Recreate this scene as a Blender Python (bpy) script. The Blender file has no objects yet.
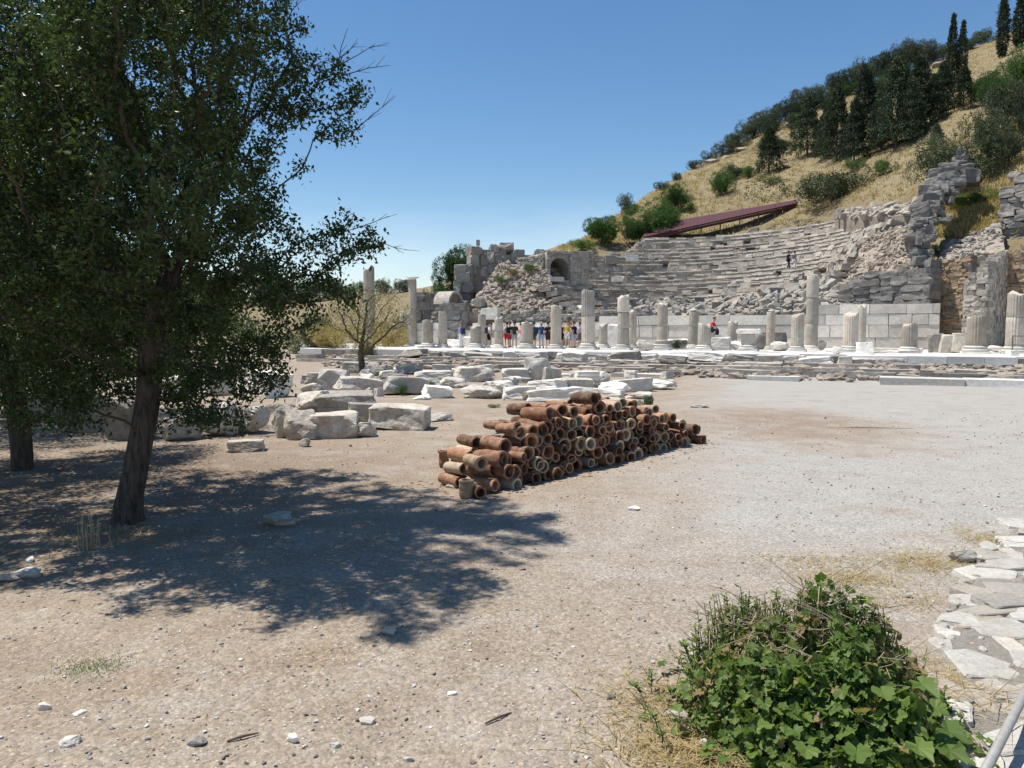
import bpy, bmesh, math, random
import numpy as np
from mathutils import Vector, Matrix, noise as mnoise
random.seed(7); rng = np.random.default_rng(7)
SC = bpy.context.scene; COL = SC.collection
R = math.radians
# ---------------------------------------------------------------- camera
F, CX, CY, EYE = 773.0, 512.0, 384.0, 1.65
PITCH = math.atan(54/773)
cp, sp = math.cos(PITCH), math.sin(PITCH)
cam = bpy.data.cameras.new('camera'); camo = bpy.data.objects.new('camera', cam); COL.objects.link(camo)
cam.sensor_width = 36; cam.lens = 36*F/1024; cam.clip_start = .05; cam.clip_end = 9000
camo.location = (0, 0, EYE); camo.rotation_euler = (math.pi/2-PITCH, 0, 0); SC.camera = camo
def at(px, py, Y):
    u, v = (px-CX)/F, (CY-py)/F
    dx, dy, dz = u, cp+v*sp, -sp+v*cp
    t = Y/dy
    return Vector((dx*t, Y, EYE+dz*t))
def on(px, py, z=0.0):
    u, v = (px-CX)/F, (CY-py)/F
    dx, dy, dz = u, cp+v*sp, -sp+v*cp
    t = (z-EYE)/dz
    return Vector((dx*t, dy*t, z))
# ---------------------------------------------------------------- light
SUN = Vector((-.395, .075, 1.0)).normalized()
w = bpy.data.worlds.new('World'); SC.world = w; w.use_nodes = True
nt = w.node_tree; bg = nt.nodes['Background']
sky = nt.nodes.new('ShaderNodeTexSky'); sky.sky_type = 'NISHITA'; sky.sun_disc = False
sky.sun_elevation = math.asin(SUN.z); sky.sun_rotation = math.atan2(SUN.x, SUN.y)
sky.altitude = 60; sky.air_density = 1.0; sky.dust_density = .05; sky.ozone_density = 1.6
hs_ = nt.nodes.new('ShaderNodeHueSaturation'); hs_.inputs['Saturation'].default_value = 1.2
tc = nt.nodes.new('ShaderNodeTexCoord'); mp = nt.nodes.new('ShaderNodeMapping'); mp.inputs['Scale'].default_value = (1, 1, 3.2)
cn = nt.nodes.new('ShaderNodeTexNoise'); cn.inputs['Scale'].default_value = 5; cn.inputs['Detail'].default_value = 6
cr = nt.nodes.new('ShaderNodeValToRGB'); cr.color_ramp.elements[0].position = .30; cr.color_ramp.elements[1].position = .74
sz = nt.nodes.new('ShaderNodeSeparateXYZ'); mr = nt.nodes.new('ShaderNodeMapRange'); mm = nt.nodes.new('ShaderNodeMath'); mm.operation = 'MULTIPLY'
for i, v in enumerate((.17, .03, 0, .55)): mr.inputs[i+1].default_value = v
cm_ = nt.nodes.new('ShaderNodeMix'); cm_.data_type = 'RGBA'; cm_.inputs['B' if False else 7].default_value = (9, 9.2, 9.8, 1)
L_ = nt.links.new
L_(sky.outputs[0], hs_.inputs['Color']); L_(tc.outputs['Generated'], mp.inputs[0]); L_(mp.outputs[0], cn.inputs['Vector']); L_(cn.outputs['Fac'], cr.inputs[0])
L_(tc.outputs['Generated'], sz.inputs[0]); L_(sz.outputs[2], mr.inputs[0]); L_(cr.outputs[0], mm.inputs[0]); L_(mr.outputs[0], mm.inputs[1]); L_(mm.outputs[0], cm_.inputs[0])
L_(hs_.outputs[0], cm_.inputs[6]); L_(cm_.outputs[2], bg.inputs[0]); bg.inputs[1].default_value = .095
sl = bpy.data.lights.new('sun', 'SUN'); sl.energy = 4.7; sl.angle = R(.53); sl.color = (1, .955, .88)
so = bpy.data.objects.new('sun', sl); COL.objects.link(so); so.location = (-20, 12, 50)
so.rotation_euler = (-SUN).to_track_quat('-Z', 'Y').to_euler()
SC.view_settings.view_transform = 'Standard'; SC.view_settings.look = 'None'; SC.view_settings.gamma = 1
SC.view_settings.exposure = .46
SC.cycles.max_bounces = 6; SC.cycles.diffuse_bounces = 3; SC.cycles.transmission_bounces = 3; SC.cycles.transparent_max_bounces = 4
SC.cycles.use_denoising = True
# ---------------------------------------------------------------- node helpers
class Mat:
    def __init__(s, name, rough=.9, spec=.2):
        s.m = bpy.data.materials.new(name); s.m.use_nodes = True
        s.t = s.m.node_tree; s.p = s.t.nodes['Principled BSDF']
        s.p.inputs['Roughness'].default_value = rough; s.p.inputs['Specular IOR Level'].default_value = spec
        s.pos = s.n('ShaderNodeNewGeometry').outputs['Position']
    def n(s, k, **kw):
        x = s.t.nodes.new(k)
        for a, b in kw.items(): setattr(x, a, b)
        return x
    def link(s, a, b):
        if hasattr(a, 'is_output') or isinstance(a, bpy.types.NodeSocket): s.t.links.new(a, b)
        else: b.default_value = a
    def scaled(s, vec, sc):
        x = s.n('ShaderNodeVectorMath', operation='MULTIPLY'); s.link(vec, x.inputs[0]); x.inputs[1].default_value = sc
        return x.outputs[0]
    def noise(s, scale, detail=4, rough=.6, vec=None, dist=0):
        x = s.n('ShaderNodeTexNoise'); x.inputs['Scale'].default_value = scale; x.inputs['Detail'].default_value = detail
        x.inputs['Roughness'].default_value = rough; x.inputs['Distortion'].default_value = dist
        s.link(vec or s.pos, x.inputs['Vector']); return x.outputs['Fac']
    def vor(s, scale, out='Color', feature='F1', vec=None, rnd=1):
        x = s.n('ShaderNodeTexVoronoi', feature=feature); x.inputs['Scale'].default_value = scale
        x.inputs['Randomness'].default_value = rnd
        s.link(vec or s.pos, x.inputs['Vector']); return x.outputs[out]
    def ramp(s, f, stops, interp='LINEAR'):
        x = s.n('ShaderNodeValToRGB'); x.color_ramp.interpolation = interp
        e = x.color_ramp.elements
        while len(e) < len(stops): e.new(.5)
        for i, (p, c) in enumerate(stops):
            e[i].position = p
            if not hasattr(c, '__len__'): c = (c, c, c)
            e[i].color = (*c[:3], 1)
        s.link(f, x.inputs[0]); return x.outputs[0]
    def mix(s, f, a, b, mode='MIX'):
        x = s.n('ShaderNodeMix', data_type='RGBA', blend_type=mode)
        s.link(f, x.inputs['Factor'])
        for v, i in ((a, 'A'), (b, 'B')):
            sock = [k for k in x.inputs if k.name == i and k.type == 'RGBA'][0]
            if isinstance(v, bpy.types.NodeSocket): s.t.links.new(v, sock)
            else:
                if not hasattr(v, '__len__'): v = (v, v, v)
                sock.default_value = (*v[:3], 1)
        return [k for k in x.outputs if k.type == 'RGBA'][0]
    def math(s, op, a, b=0.0, c=None, clamp=False):
        x = s.n('ShaderNodeMath', operation=op, use_clamp=clamp)
        s.link(a, x.inputs[0]); s.link(b, x.inputs[1])
        if c is not None: s.link(c, x.inputs[2])
        return x.outputs[0]
    def attr(s, name='tone'):
        x = s.n('ShaderNodeAttribute', attribute_name=name); return x.outputs['Fac']
    def rnd(s): return s.n('ShaderNodeObjectInfo').outputs['Random']
    def sep(s, vec=None):
        x = s.n('ShaderNodeSeparateXYZ'); s.link(vec or s.pos, x.inputs[0]); return x.outputs
    def map(s, v, a, b, c, d):
        x = s.n('ShaderNodeMapRange'); s.link(v, x.inputs[0])
        for i, q in enumerate((a, b, c, d)): x.inputs[i+1].default_value = q
        return x.outputs[0]
    def bump(s, h, strength=.5, dist=.02):
        x = s.n('ShaderNodeBump'); x.inputs['Strength'].default_value = strength; x.inputs['Distance'].default_value = dist
        s.link(h, x.inputs['Height']); s.link(x.outputs[0], s.p.inputs['Normal'])
    def col(s, c): s.link(c if isinstance(c, bpy.types.NodeSocket) else (*c, 1), s.p.inputs['Base Color']); return s
def stone(name, dark, light, stain=(.12, .11, .10), sc=1.0, stain_amt=.5, tone=True, rnd=False, bump=.5, bd=.03, rust=None):
    m = Mat(name)
    c = m.mix(m.ramp(m.noise(2.2*sc, 6, .65), [(.3, 0), (.7, 1)]), dark, light)
    c = m.mix(m.ramp(m.noise(9*sc, 5, .7), [(.38, .35), (.62, 0)]), c, stain)
    c = m.mix(m.ramp(m.noise(.9*sc, 7, .75), [(.5, 0), (.68, stain_amt)]), c, stain)
    if rust: c = m.mix(m.ramp(m.noise(1.3*sc, 5, .7, m.scaled(m.pos, (1, 1, .6))), [(.52, 0), (.7, .7)]), c, rust)
    if tone:
        t = m.map(m.attr(), 0, 1, .72, 1.25); c = m.mix(1.0, c, t, 'MULTIPLY')
    if rnd:
        t = m.map(m.rnd(), 0, 1, .74, 1.12); c = m.mix(1.0, c, t, 'MULTIPLY')
    m.col(c)
    m.bump(m.math('ADD', m.noise(6*sc, 8, .7), m.math('MULTIPLY', m.noise(30*sc, 4, .7), .3)), bump, bd)
    return m.m
MT = {}
MT['marble'] = stone('weathered_marble', (.70, .655, .58), (.84, .805, .74), (.38, .33, .265), 1, .45, rnd=True)
MT['marble_col'] = stone('column_marble', (.46, .41, .34), (.62, .56, .47), (.26, .22, .18), 1, .5, rnd=True, rust=(.40, .29, .18))
MT['paving'] = stone('marble_paving', (.62, .60, .56), (.74, .72, .68), (.48, .45, .41), 1, .2, bump=.2)
MT['greystone'] = stone('grey_limestone', (.26, .24, .21), (.43, .395, .34), (.12, .11, .10), .8, .5)
MT['darkstone'] = stone('dark_grey_limestone', (.15, .14, .13), (.28, .265, .24), (.075, .07, .065), .8, .5)
MT['seats'] = stone('odeon_seat_stone', (.32, .285, .24), (.52, .465, .395), (.15, .13, .11), .7, .6, bump=.8, bd=.06)
MT['rubble'] = stone('pale_rubble', (.29, .24, .19), (.45, .39, .325), (.15, .12, .09), .8, .45, bump=.9, bd=.08)
MT['brick'] = stone('brown_rubble_masonry', (.33, .23, .14), (.50, .38, .26), (.13, .10, .07), .9, .5, bump=.9, bd=.05)
MT['podium'] = stone('podium_marble', (.60, .55, .48), (.76, .70, .62), (.40, .35, .28), .6, .4)
MT['boulder'] = stone('boulder_marble', (.44, .40, .34), (.68, .64, .57), (.17, .135, .10), 2.2, .5, rnd=True, bump=.7, bd=.03, rust=(.30, .20, .13))
MT['boulder_grey'] = stone('grey_boulder', (.26, .24, .21), (.48, .45, .40), (.12, .105, .085), 2.2, .5, rnd=True, bump=.7, bd=.03)
MT['core'] = stone('mortar_core', (.24, .205, .17), (.38, .33, .28), (.08, .07, .06), .8, .5, tone=False)
def flag():
    m = Mat('edging_stone')
    c = m.ramp(m.attr(), [(0, (.30, .285, .26)), (.25, (.42, .385, .335)), (.4, (.44, .36, .265)), (.6, (.48, .455, .41)), (1, (.66, .63, .57))])
    c = m.mix(m.ramp(m.noise(7, 6, .7), [(.42, 0), (.68, .5)]), c, (.28, .24, .20)); c = m.mix(m.ramp(m.noise(2.5, 6, .7), [(.54, 0), (.72, .45)]), c, (.44, .34, .23))
    c = m.mix(.7, c, m.ramp(m.noise(40, 6, .75), [(.3, .7), (.7, 1.25)]), 'MULTIPLY')
    m.col(c); m.bump(m.math('ADD', m.noise(12, 8, .75), m.math('MULTIPLY', m.noise(60, 4, .7), .3)), .8, .03); return m.m
MT['flagstone'] = flag()
MT['mortar'] = stone('lime_mortar', (.40, .36, .30), (.54, .495, .43), (.24, .20, .16), 6, .5, tone=False, bump=1.0, bd=.04)
def simple(name, c, rough=.7, spec=.3, var=.15, sc=8):
    m = Mat(name, rough, spec)
    m.col(m.mix(m.noise(sc, 4), [x*(1-var) for x in c], [min(1, x*(1+var)) for x in c])); return m.m
def leafmat(name, c1, c2, trans=.3, rough=.5, rnd=False, dry=None):
    m = Mat(name, rough, .25)
    c = m.mix(m.attr(), c1, c2)
    if dry: c = m.mix(m.ramp(m.attr(), [(.9, 0), (.93, 1)]), c, dry)
    if rnd: c = m.mix(1.0, c, m.map(m.rnd(), 0, 1, .75, 1.25), 'MULTIPLY')
    m.col(c)
    tr = m.n('ShaderNodeBsdfTranslucent'); m.t.links.new(m.mix(1.0, c, (1.3, 1.5, .7), 'MULTIPLY'), tr.inputs[0])
    mx = m.n('ShaderNodeMixShader'); mx.inputs[0].default_value = trans
    m.t.links.new(m.p.outputs[0], mx.inputs[1]); m.t.links.new(tr.outputs[0], mx.inputs[2])
    m.t.links.new(mx.outputs[0], m.t.nodes['Material Output'].inputs['Surface'])
    return m.m
MT['leaf'] = leafmat('evergreen_leaf', (.026, .046, .016), (.082, .116, .040), .26, .42)
MT['leaf_bush'] = leafmat('mallow_leaf', (.064, .112, .024), (.18, .245, .062), .38, .5, dry=(.26, .20, .10))
MT['pine'] = leafmat('pine_needles', (.018, .032, .016), (.050, .072, .034), .12, .6, rnd=True)
MT['olive'] = leafmat('olive_leaf', (.045, .062, .030), (.10, .12, .065), .15, .6, rnd=True)
MT['green'] = leafmat('bright_leaf', (.03, .07, .016), (.075, .14, .03), .25, .5, rnd=True)
MT['sparse'] = leafmat('yellowing_leaf', (.15, .13, .055), (.27, .22, .11), .3, .7)
MT['dry'] = leafmat('dry_grass_blade', (.32, .235, .11), (.50, .39, .21), .3, .8)
MT['weed'] = leafmat('weed_leaf', (.06, .11, .03), (.13, .19, .06), .3, .6)
def barkmat():
    m = Mat('rough_bark'); st = m.scaled(m.pos, (1, 1, .22))
    g = m.noise(26, 6, .7, st, .6); c = m.mix(m.ramp(g, [(.35, 0), (.65, 1)]), (.045, .034, .026), (.17, .14, .115))
    c = m.mix(m.ramp(m.noise(5, 5, .7), [(.5, 0), (.7, .5)]), c, (.15, .135, .12)); m.col(c)
    m.bump(m.math('ADD', g, m.math('MULTIPLY', m.noise(9, 6, .7, st), .7)), 1.0, .06); return m.m
MT['bark'] = barkmat()
MT['twig'] = simple('twig_bark', (.10, .075, .055), .9)
MT['drytwig'] = simple('dry_twig', (.36, .29, .20), .9)
MT['steel'] = simple('galvanised_steel', (.30, .29, .27), .5, .5, .3, 30)
MT['ruststeel'] = simple('dark_rail_steel', (.12, .11, .10), .6)
MT['roof'] = simple('maroon_sheet_roof', (.082, .026, .030), .6, .3, .12, 2)
MT['shadowvoid'] = simple('painted_shade_interior', (.03, .027, .024), 1, 0)  # near-black colour stands in for shade deep in the passage
MT['skin'] = simple('skin_tone', (.48, .30, .21), .6, .3, .08)
def terra(name, a, b, crust, amt):
    m = Mat(name, .85, .2)
    c = m.mix(m.ramp(m.noise(9, 5, .65), [(.35, 0), (.65, 1)]), a, b)
    c = m.mix(m.ramp(m.noise(14, 7, .75), [(.60-amt*.35, 0), (.72-amt*.2, .9)]), c, crust)
    c = m.mix(m.ramp(m.noise(50, 3, .6), [(.55, 0), (.75, .5)]), c, (.10, .06, .04))
    c = m.mix(1.0, c, m.map(m.rnd(), 0, 1, .75, 1.2), 'MULTIPLY')
    m.col(c); m.bump(m.noise(40, 5, .7), .5, .01); return m.m
CLAY = {'orange': terra('orange_clay', (.30, .125, .065), (.38, .18, .10), (.40, .31, .22), .45),
        'reddish-brown': terra('red_brown_clay', (.19, .085, .052), (.27, .125, .075), (.34, .26, .18), .4),
        'buff': terra('buff_clay', (.33, .21, .125), (.42, .29, .185), (.46, .37, .26), .5),
        'lime-crusted': terra('crusted_clay', (.27, .17, .11), (.34, .24, .16), (.47, .39, .29), .9),
        'dark brown': terra('dark_clay', (.11, .06, .04), (.18, .095, .06), (.28, .21, .145), .35)}
# ---------------------------------------------------------------- mesh builder
class MB:
    def __init__(s): s.V = []; s.L = []; s.S = []; s.T = []; s.n = 0; s.MI = []
    def add(s, v, f, tone=None, mi=0):
        v = np.asarray(v, float).reshape(-1, 3)
        if isinstance(f, np.ndarray): s._f(f, len(f), f.shape[1], tone, mi)
        else:
            by = {}
            for q in f: by.setdefault(len(q), []).append(q)
            t = random.random() if tone is None else tone
            for k, q in by.items(): s._f(np.array(q), len(q), k, t, mi)
        s.V.append(v); s.n += len(v)
    def _f(s, f, m, k, tone, mi):
        s.L.append((f+s.n).ravel()); s.S.append(np.full(m, k))
        t = np.asarray(random.random() if tone is None else tone, float)
        s.T.append(np.broadcast_to(t, (m,)).copy()); s.MI.append(np.full(m, mi))
    def mesh(s, name, mats, smooth=False):
        me = bpy.data.meshes.new(name)
        V = np.concatenate(s.V); L = np.concatenate(s.L); S = np.concatenate(s.S)
        me.vertices.add(len(V)); me.vertices.foreach_set('co', V.ravel())
        me.loops.add(len(L)); me.loops.foreach_set('vertex_index', L.astype(np.int32))
        me.polygons.add(len(S)); st = np.concatenate(([0], np.cumsum(S)[:-1]))
        me.polygons.foreach_set('loop_start', st.astype(np.int32))
        me.polygons.foreach_set('use_smooth', np.full(len(S), smooth))
        for m in (mats if isinstance(mats, (list, tuple)) else [mats]): me.materials.append(m)
        me.polygons.foreach_set('material_index', np.concatenate(s.MI).astype(np.int32))
        a = me.attributes.new('tone', 'FLOAT', 'FACE'); a.data.foreach_set('value', np.concatenate(s.T).astype(np.float32))
        me.update(calc_edges=True); me.validate()
        return me
    def build(s, name, mats, parent=None, smooth=False):
        return link(name, s.mesh(name, mats, smooth), parent)
def link(name, data, parent=None, loc=None):
    o = bpy.data.objects.new(name, data); COL.objects.link(o)
    if parent: o.parent = parent
    if loc is not None: o.location = loc
    return o
LABELS = {}
def tag(o, label, cat, group=None):
    o['label'] = label; o['category'] = cat
    if group: o['group'] = group
    if 'kind' not in o: o['kind'] = 'thing'
    if label in LABELS: print('DUP LABEL', label)
    if not 4 <= len(label.split()) <= 16: print('LABEL LEN', len(label.split()), label)
    LABELS[label] = o.name
    return o
def thing(name, label, cat, loc=(0, 0, 0), group=None, rz=0):
    o = link(name, None, None, loc); o.rotation_euler.z = rz
    o.empty_display_size = .2
    return tag(o, label, cat, group)
def kind(o, k): o['kind'] = k; return o
ONES = 'zeroth first second third fourth fifth sixth seventh eighth ninth tenth eleventh twelfth thirteenth fourteenth fifteenth sixteenth seventeenth eighteenth nineteenth'.split()
TENS = ['', '', 'twent', 'thirt', 'fort', 'fift', 'sixt', 'sevent', 'eight', 'ninet']
def ordw(n):
    if n < 20: return ONES[n]
    if n >= 100: return 'hundred-and-'+ordw(n-100) if n > 100 else 'hundredth'
    return TENS[n//10]+('ieth' if n % 10 == 0 else 'y-'+ONES[n % 10])
def rotz(a):
    c, s_ = math.cos(a), math.sin(a); return np.array([[c, -s_, 0], [s_, c, 0], [0, 0, 1]])
def rrot():
    return np.array(Matrix.Rotation(random.uniform(0, 6.28), 3, Vector(rng.normal(size=3)).normalized()))
BOXF = np.array([[0, 3, 2, 1], [4, 5, 6, 7], [0, 1, 5, 4], [1, 2, 6, 5], [2, 3, 7, 6], [3, 0, 4, 7]])
def leanz(yaw, a):
    c, q = math.cos(-a), math.sin(-a); return rotz(yaw)@np.array([[1, 0, 0], [0, c, -q], [0, q, c]])
def jbox(mb, c, size, yaw=0, jit=.03, tone=None, rot=None, mi=0):
    sx, sy, sz = [k/2 for k in size]
    v = np.array([[-sx, -sy, -sz], [sx, -sy, -sz], [sx, sy, -sz], [-sx, sy, -sz], [-sx, -sy, sz], [sx, -sy, sz], [sx, sy, sz], [-sx, sy, sz]])
    v = v+rng.uniform(-jit, jit, v.shape)
    m = rotz(yaw) if rot is None else rot
    mb.add(v@m.T+np.array(c), BOXF, random.random() if tone is None else tone, mi)
def tube(mb, pts, rad, n=6, tone=None, mi=0, caps=True):
    P = [Vector(p) for p in pts]; rings = []
    for i, p in enumerate(P):
        d = (P[min(i+1, len(P)-1)]-P[max(i-1, 0)]).normalized()
        a = d.orthogonal().normalized() if i == 0 else (a-d*a.dot(d)).normalized()
        b = d.cross(a); r = rad[i] if hasattr(rad, '__len__') else rad
        rings += [p+a*(r*math.cos(2*math.pi*k/n))+b*(r*math.sin(2*math.pi*k/n)) for k in range(n)]
    f = [[i*n+k, i*n+(k+1) % n, (i+1)*n+(k+1) % n, (i+1)*n+k] for i in range(len(P)-1) for k in range(n)]
    if caps: f += [list(range(n))[::-1], [(len(P)-1)*n+k for k in range(n)]]
    mb.add([tuple(v) for v in rings], f, tone, mi)
def hull_mesh(pts, bevel=.0, seg=1):
    bm = bmesh.new()
    for p in pts: bm.verts.new(p)
    bmesh.ops.convex_hull(bm, input=bm.verts, use_existing_faces=False)
    bmesh.ops.delete(bm, geom=[v for v in bm.verts if not v.link_faces], context='VERTS')
    bmesh.ops.dissolve_limit(bm, angle_limit=R(9), verts=bm.verts, edges=bm.edges)
    if bevel: bmesh.ops.bevel(bm, geom=bm.edges[:], offset=bevel, offset_type='OFFSET', segments=seg, profile=.6, affect='EDGES', clamp_overlap=True)
    bmesh.ops.triangulate(bm, faces=[f for f in bm.faces if len(f.verts) > 4])
    bm.verts.ensure_lookup_table(); bm.verts.index_update()
    V = np.array([v.co[:] for v in bm.verts]); Fc = [[v.index for v in f.verts] for f in bm.faces]
    bm.free(); return V, Fc
def rock_pts(blocky=.6, n=18):
    p = []
    for _ in range(n):
        d = rng.normal(size=3); d /= np.abs(d).max()**blocky*np.linalg.norm(d)**(1-blocky)
        p.append(d*.5*random.uniform(.82, 1.0))
    return p
def block_pts(chip=.35, jit=.06):
    p = []
    for x in (-.5, .5):
        for y in (-.5, .5):
            for z in (-.5, .5):
                q = np.array([x, y, z])+rng.uniform(-jit, jit, 3)
                if random.random() < chip:
                    for a in range(3):
                        e = q.copy(); e[a] -= np.sign(e[a])*random.uniform(.08, .5); p.append(e)
                else: p.append(q)
    return p
ROCKS = [hull_mesh(rock_pts(.5, 16), .03) for _ in range(14)]
BLOCKS = [hull_mesh(block_pts(.35), .025) for _ in range(14)]
PEB = [hull_mesh(rock_pts(.2, 10)) for _ in range(10)]
def put_rock(mb, c, size, proto=None, rot=None, tone=None):
    V, Fc = proto or random.choice(ROCKS)
    m = rrot() if rot is None else rot
    mb.add((V*np.array(size))@m.T+np.array(c), Fc, tone)
def eroded(pts, cuts, amp):
    """hull with worn edges and a broken, pitted surface"""
    bm = bmesh.new()
    for p in pts: bm.verts.new(p)
    bmesh.ops.convex_hull(bm, input=bm.verts, use_existing_faces=False)
    bmesh.ops.delete(bm, geom=[v for v in bm.verts if not v.link_faces], context='VERTS')
    bmesh.ops.dissolve_limit(bm, angle_limit=R(8), verts=bm.verts, edges=bm.edges)
    bmesh.ops.bevel(bm, geom=bm.edges[:], offset=.035, offset_type='OFFSET', segments=1, profile=.6, affect='EDGES', clamp_overlap=True)
    bmesh.ops.triangulate(bm, faces=bm.faces[:])
    for _ in range(cuts):
        L = .42/(1.7**_)
        es = [e for e in bm.edges if e.calc_length() > L]
        if es: bmesh.ops.subdivide_edges(bm, edges=es, cuts=1, use_grid_fill=False)
        bmesh.ops.triangulate(bm, faces=[f for f in bm.faces if len(f.verts) > 3])
    bm.normal_update(); o = Vector(rng.uniform(-50, 50, 3))
    mv = []
    for v in bm.verts:
        p = v.co*2.2+o; n1 = mnoise.noise(p); n2 = mnoise.noise(p*2.6); n3 = mnoise.noise(p*6)
        mv.append(v.co+v.normal*(amp*(n1*.9-max(0, n2)*.9+n3*.25)))
    for v, c in zip(bm.verts, mv): v.co = c
    bm.verts.index_update(); V = np.array([v.co[:] for v in bm.verts]); Fc = np.array([[v.index for v in f.verts] for f in bm.faces]); bm.free()
    return V, Fc
EB = [eroded(block_pts(.45, .035), 1, .045) for _ in range(18)]
# ================================================================ ground
def gnoise(x, y):
    return .05*mnoise.noise((x*.35, y*.35, 0))+.018*mnoise.noise((x*1.6, y*1.6, 4))
def gz(x, y):
    near = 1/(1+(math.hypot(x, y)/30)**2)
    return (gnoise(x, y)-.0)*near
def make_ground():
    a = np.linspace(-1, 1, 261); xs = np.sinh(a*7.4)*3000/math.sinh(7.4)
    b = np.linspace(-.62, 1, 261); ys = np.sinh(b*7.4)*3600/math.sinh(7.4)+4
    X, Y = np.meshgrid(xs, ys)
    Z = np.array([gz(x, y) for x, y in zip(X.ravel(), Y.ravel())])
    n, mth = X.shape
    i = np.arange(n*mth).reshape(n, mth)
    f = np.stack([i[:-1, :-1], i[:-1, 1:], i[1:, 1:], i[1:, :-1]], -1).reshape(-1, 4)
    mb = MB(); mb.add(np.stack([X.ravel(), Y.ravel(), Z], 1), f, .5)
    m = Mat('dirt_and_gravel_ground', .95, .15)
    s = m.sep()
    big = m.noise(.35, 5, .6); med = m.noise(2.2, 6, .65); fine = m.noise(28, 5, .7)
    earth = m.mix(m.ramp(med, [(.3, 0), (.7, 1)]), (.26, .203, .15), (.345, .288, .224))
    earth = m.mix(m.ramp(big, [(.45, 0), (.65, .6)]), earth, (.295, .23, .17))
    grav = m.mix(m.ramp(med, [(.3, 0), (.7, 1)]), (.315, .292, .262), (.39, .365, .33))
    # grey gravel lies to the right of a ragged line
    e = m.math('SUBTRACT', s[0], m.math('MULTIPLY_ADD', s[1], .30, -1.1))
    e = m.math('ADD', e, m.math('MULTIPLY_ADD', m.noise(.5, 6, .7), 5.0, -2.5))
    mask = m.math('MULTIPLY', m.map(e, -1.0, 1.2, 0, 1), m.map(s[1], 4.0, 6.5, .25, 1))
    dx = m.math('SUBTRACT', s[0], 4.9); dy = m.math('SUBTRACT', s[1], 13.6)
    rr = m.math('ADD', m.math('SQRT', m.math('ADD', m.math('MULTIPLY', dx, dx), m.math('MULTIPLY', m.math('MULTIPLY', dy, dy), .35))), m.math('MULTIPLY_ADD', m.noise(1.1, 5, .7), 2.2, -1.1))
    mask = m.math('MULTIPLY', mask, m.map(rr, .8, 2.4, .15, 1))
    c = m.mix(mask, earth, grav)
    c = m.mix(m.math('MULTIPLY', m.map(rr, .5, 2.0, .5, 0), 1), c, (.23, .17, .125))
    # darker, browner ground below the trees
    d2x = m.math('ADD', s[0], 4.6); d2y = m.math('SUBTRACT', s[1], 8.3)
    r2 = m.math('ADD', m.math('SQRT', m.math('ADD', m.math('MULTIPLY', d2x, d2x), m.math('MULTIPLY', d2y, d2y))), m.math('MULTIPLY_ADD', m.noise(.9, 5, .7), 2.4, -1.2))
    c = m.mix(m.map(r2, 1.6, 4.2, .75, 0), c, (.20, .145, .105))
    c = m.mix(m.ramp(m.noise(1.1, 7, .75), [(.5, 0), (.64, .5)]), c, (.335, .305, .268))
    c = m.mix(m.ramp(m.noise(.8, 7, .7, m.scaled(m.pos, (1, 1.3, 1))), [(.54, 0), (.68, .45)]), c, (.26, .195, .14))
    # pebbles and grit
    pv = m.vor(46, 'Color'); pd = m.vor(46, 'Distance')
    pc = m.ramp(m.sep(pv)[0], [(0, .72), (.45, .95), (.8, 1.06), (1, 1.25)])
    far_ = m.map(s[1], 4, 16, .7, .12); c = m.mix(far_, c, pc, 'MULTIPLY')
    pv2 = m.vor(110, 'Color'); c = m.mix(.55, c, m.ramp(m.sep(pv2)[1], [(0, .7), (.6, 1.02), (1, 1.35)]), 'MULTIPLY')
    c = m.mix(m.map(s[1], 4, 20, .7, .3), c, m.ramp(fine, [(.25, .72), (.5, 1), (.75, 1.25)]), 'MULTIPLY')
    c = m.mix(m.ramp(m.math('MULTIPLY', m.sep(pv)[1], m.math('SUBTRACT', 1, pd)), [(.66, 0), (.74, .6)]), c, (.62, .59, .55))
    m.col(c)
    h = m.math('ADD', m.math('MULTIPLY', m.math('SUBTRACT', .6, pd), .35), m.math('ADD', m.math('MULTIPLY', fine, .5), m.math('MULTIPLY', med, .6)))
    m.bump(h, .8, .025)
    kind(mb.build('ground', m.m, smooth=True), 'structure')
make_ground()
# pebbles lying loose
def pebbles():
    mb = MB()
    for k in range(17000):
        d = 2.2+13*random.random()**1.7
        u = random.uniform(-.78, .78)
        x, y = u*d, d
        s_ = random.choice([.004, .005, .006, .006, .008, .008, .010, .014, .020]) * random.uniform(.7, 1.3)*(1+d*.06)
        if random.random() < .012: s_ *= 2.2
        put_rock(mb, (x, y, gz(x, y)+s_*.15), (s_, s_*random.uniform(.6, 1), s_*random.uniform(.4, .7)), random.choice(PEB), rotz(random.uniform(0, 6.28)))
    m = Mat('loose_pebble'); m.col(m.ramp(m.attr(), [(0, (.15, .12, .10)), (.35, (.30, .25, .20)), (.7, (.38, .36, .34)), (1, (.66, .63, .60))]))
    kind(mb.build('gravel', m.m), 'stuff')
pebbles()
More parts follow.
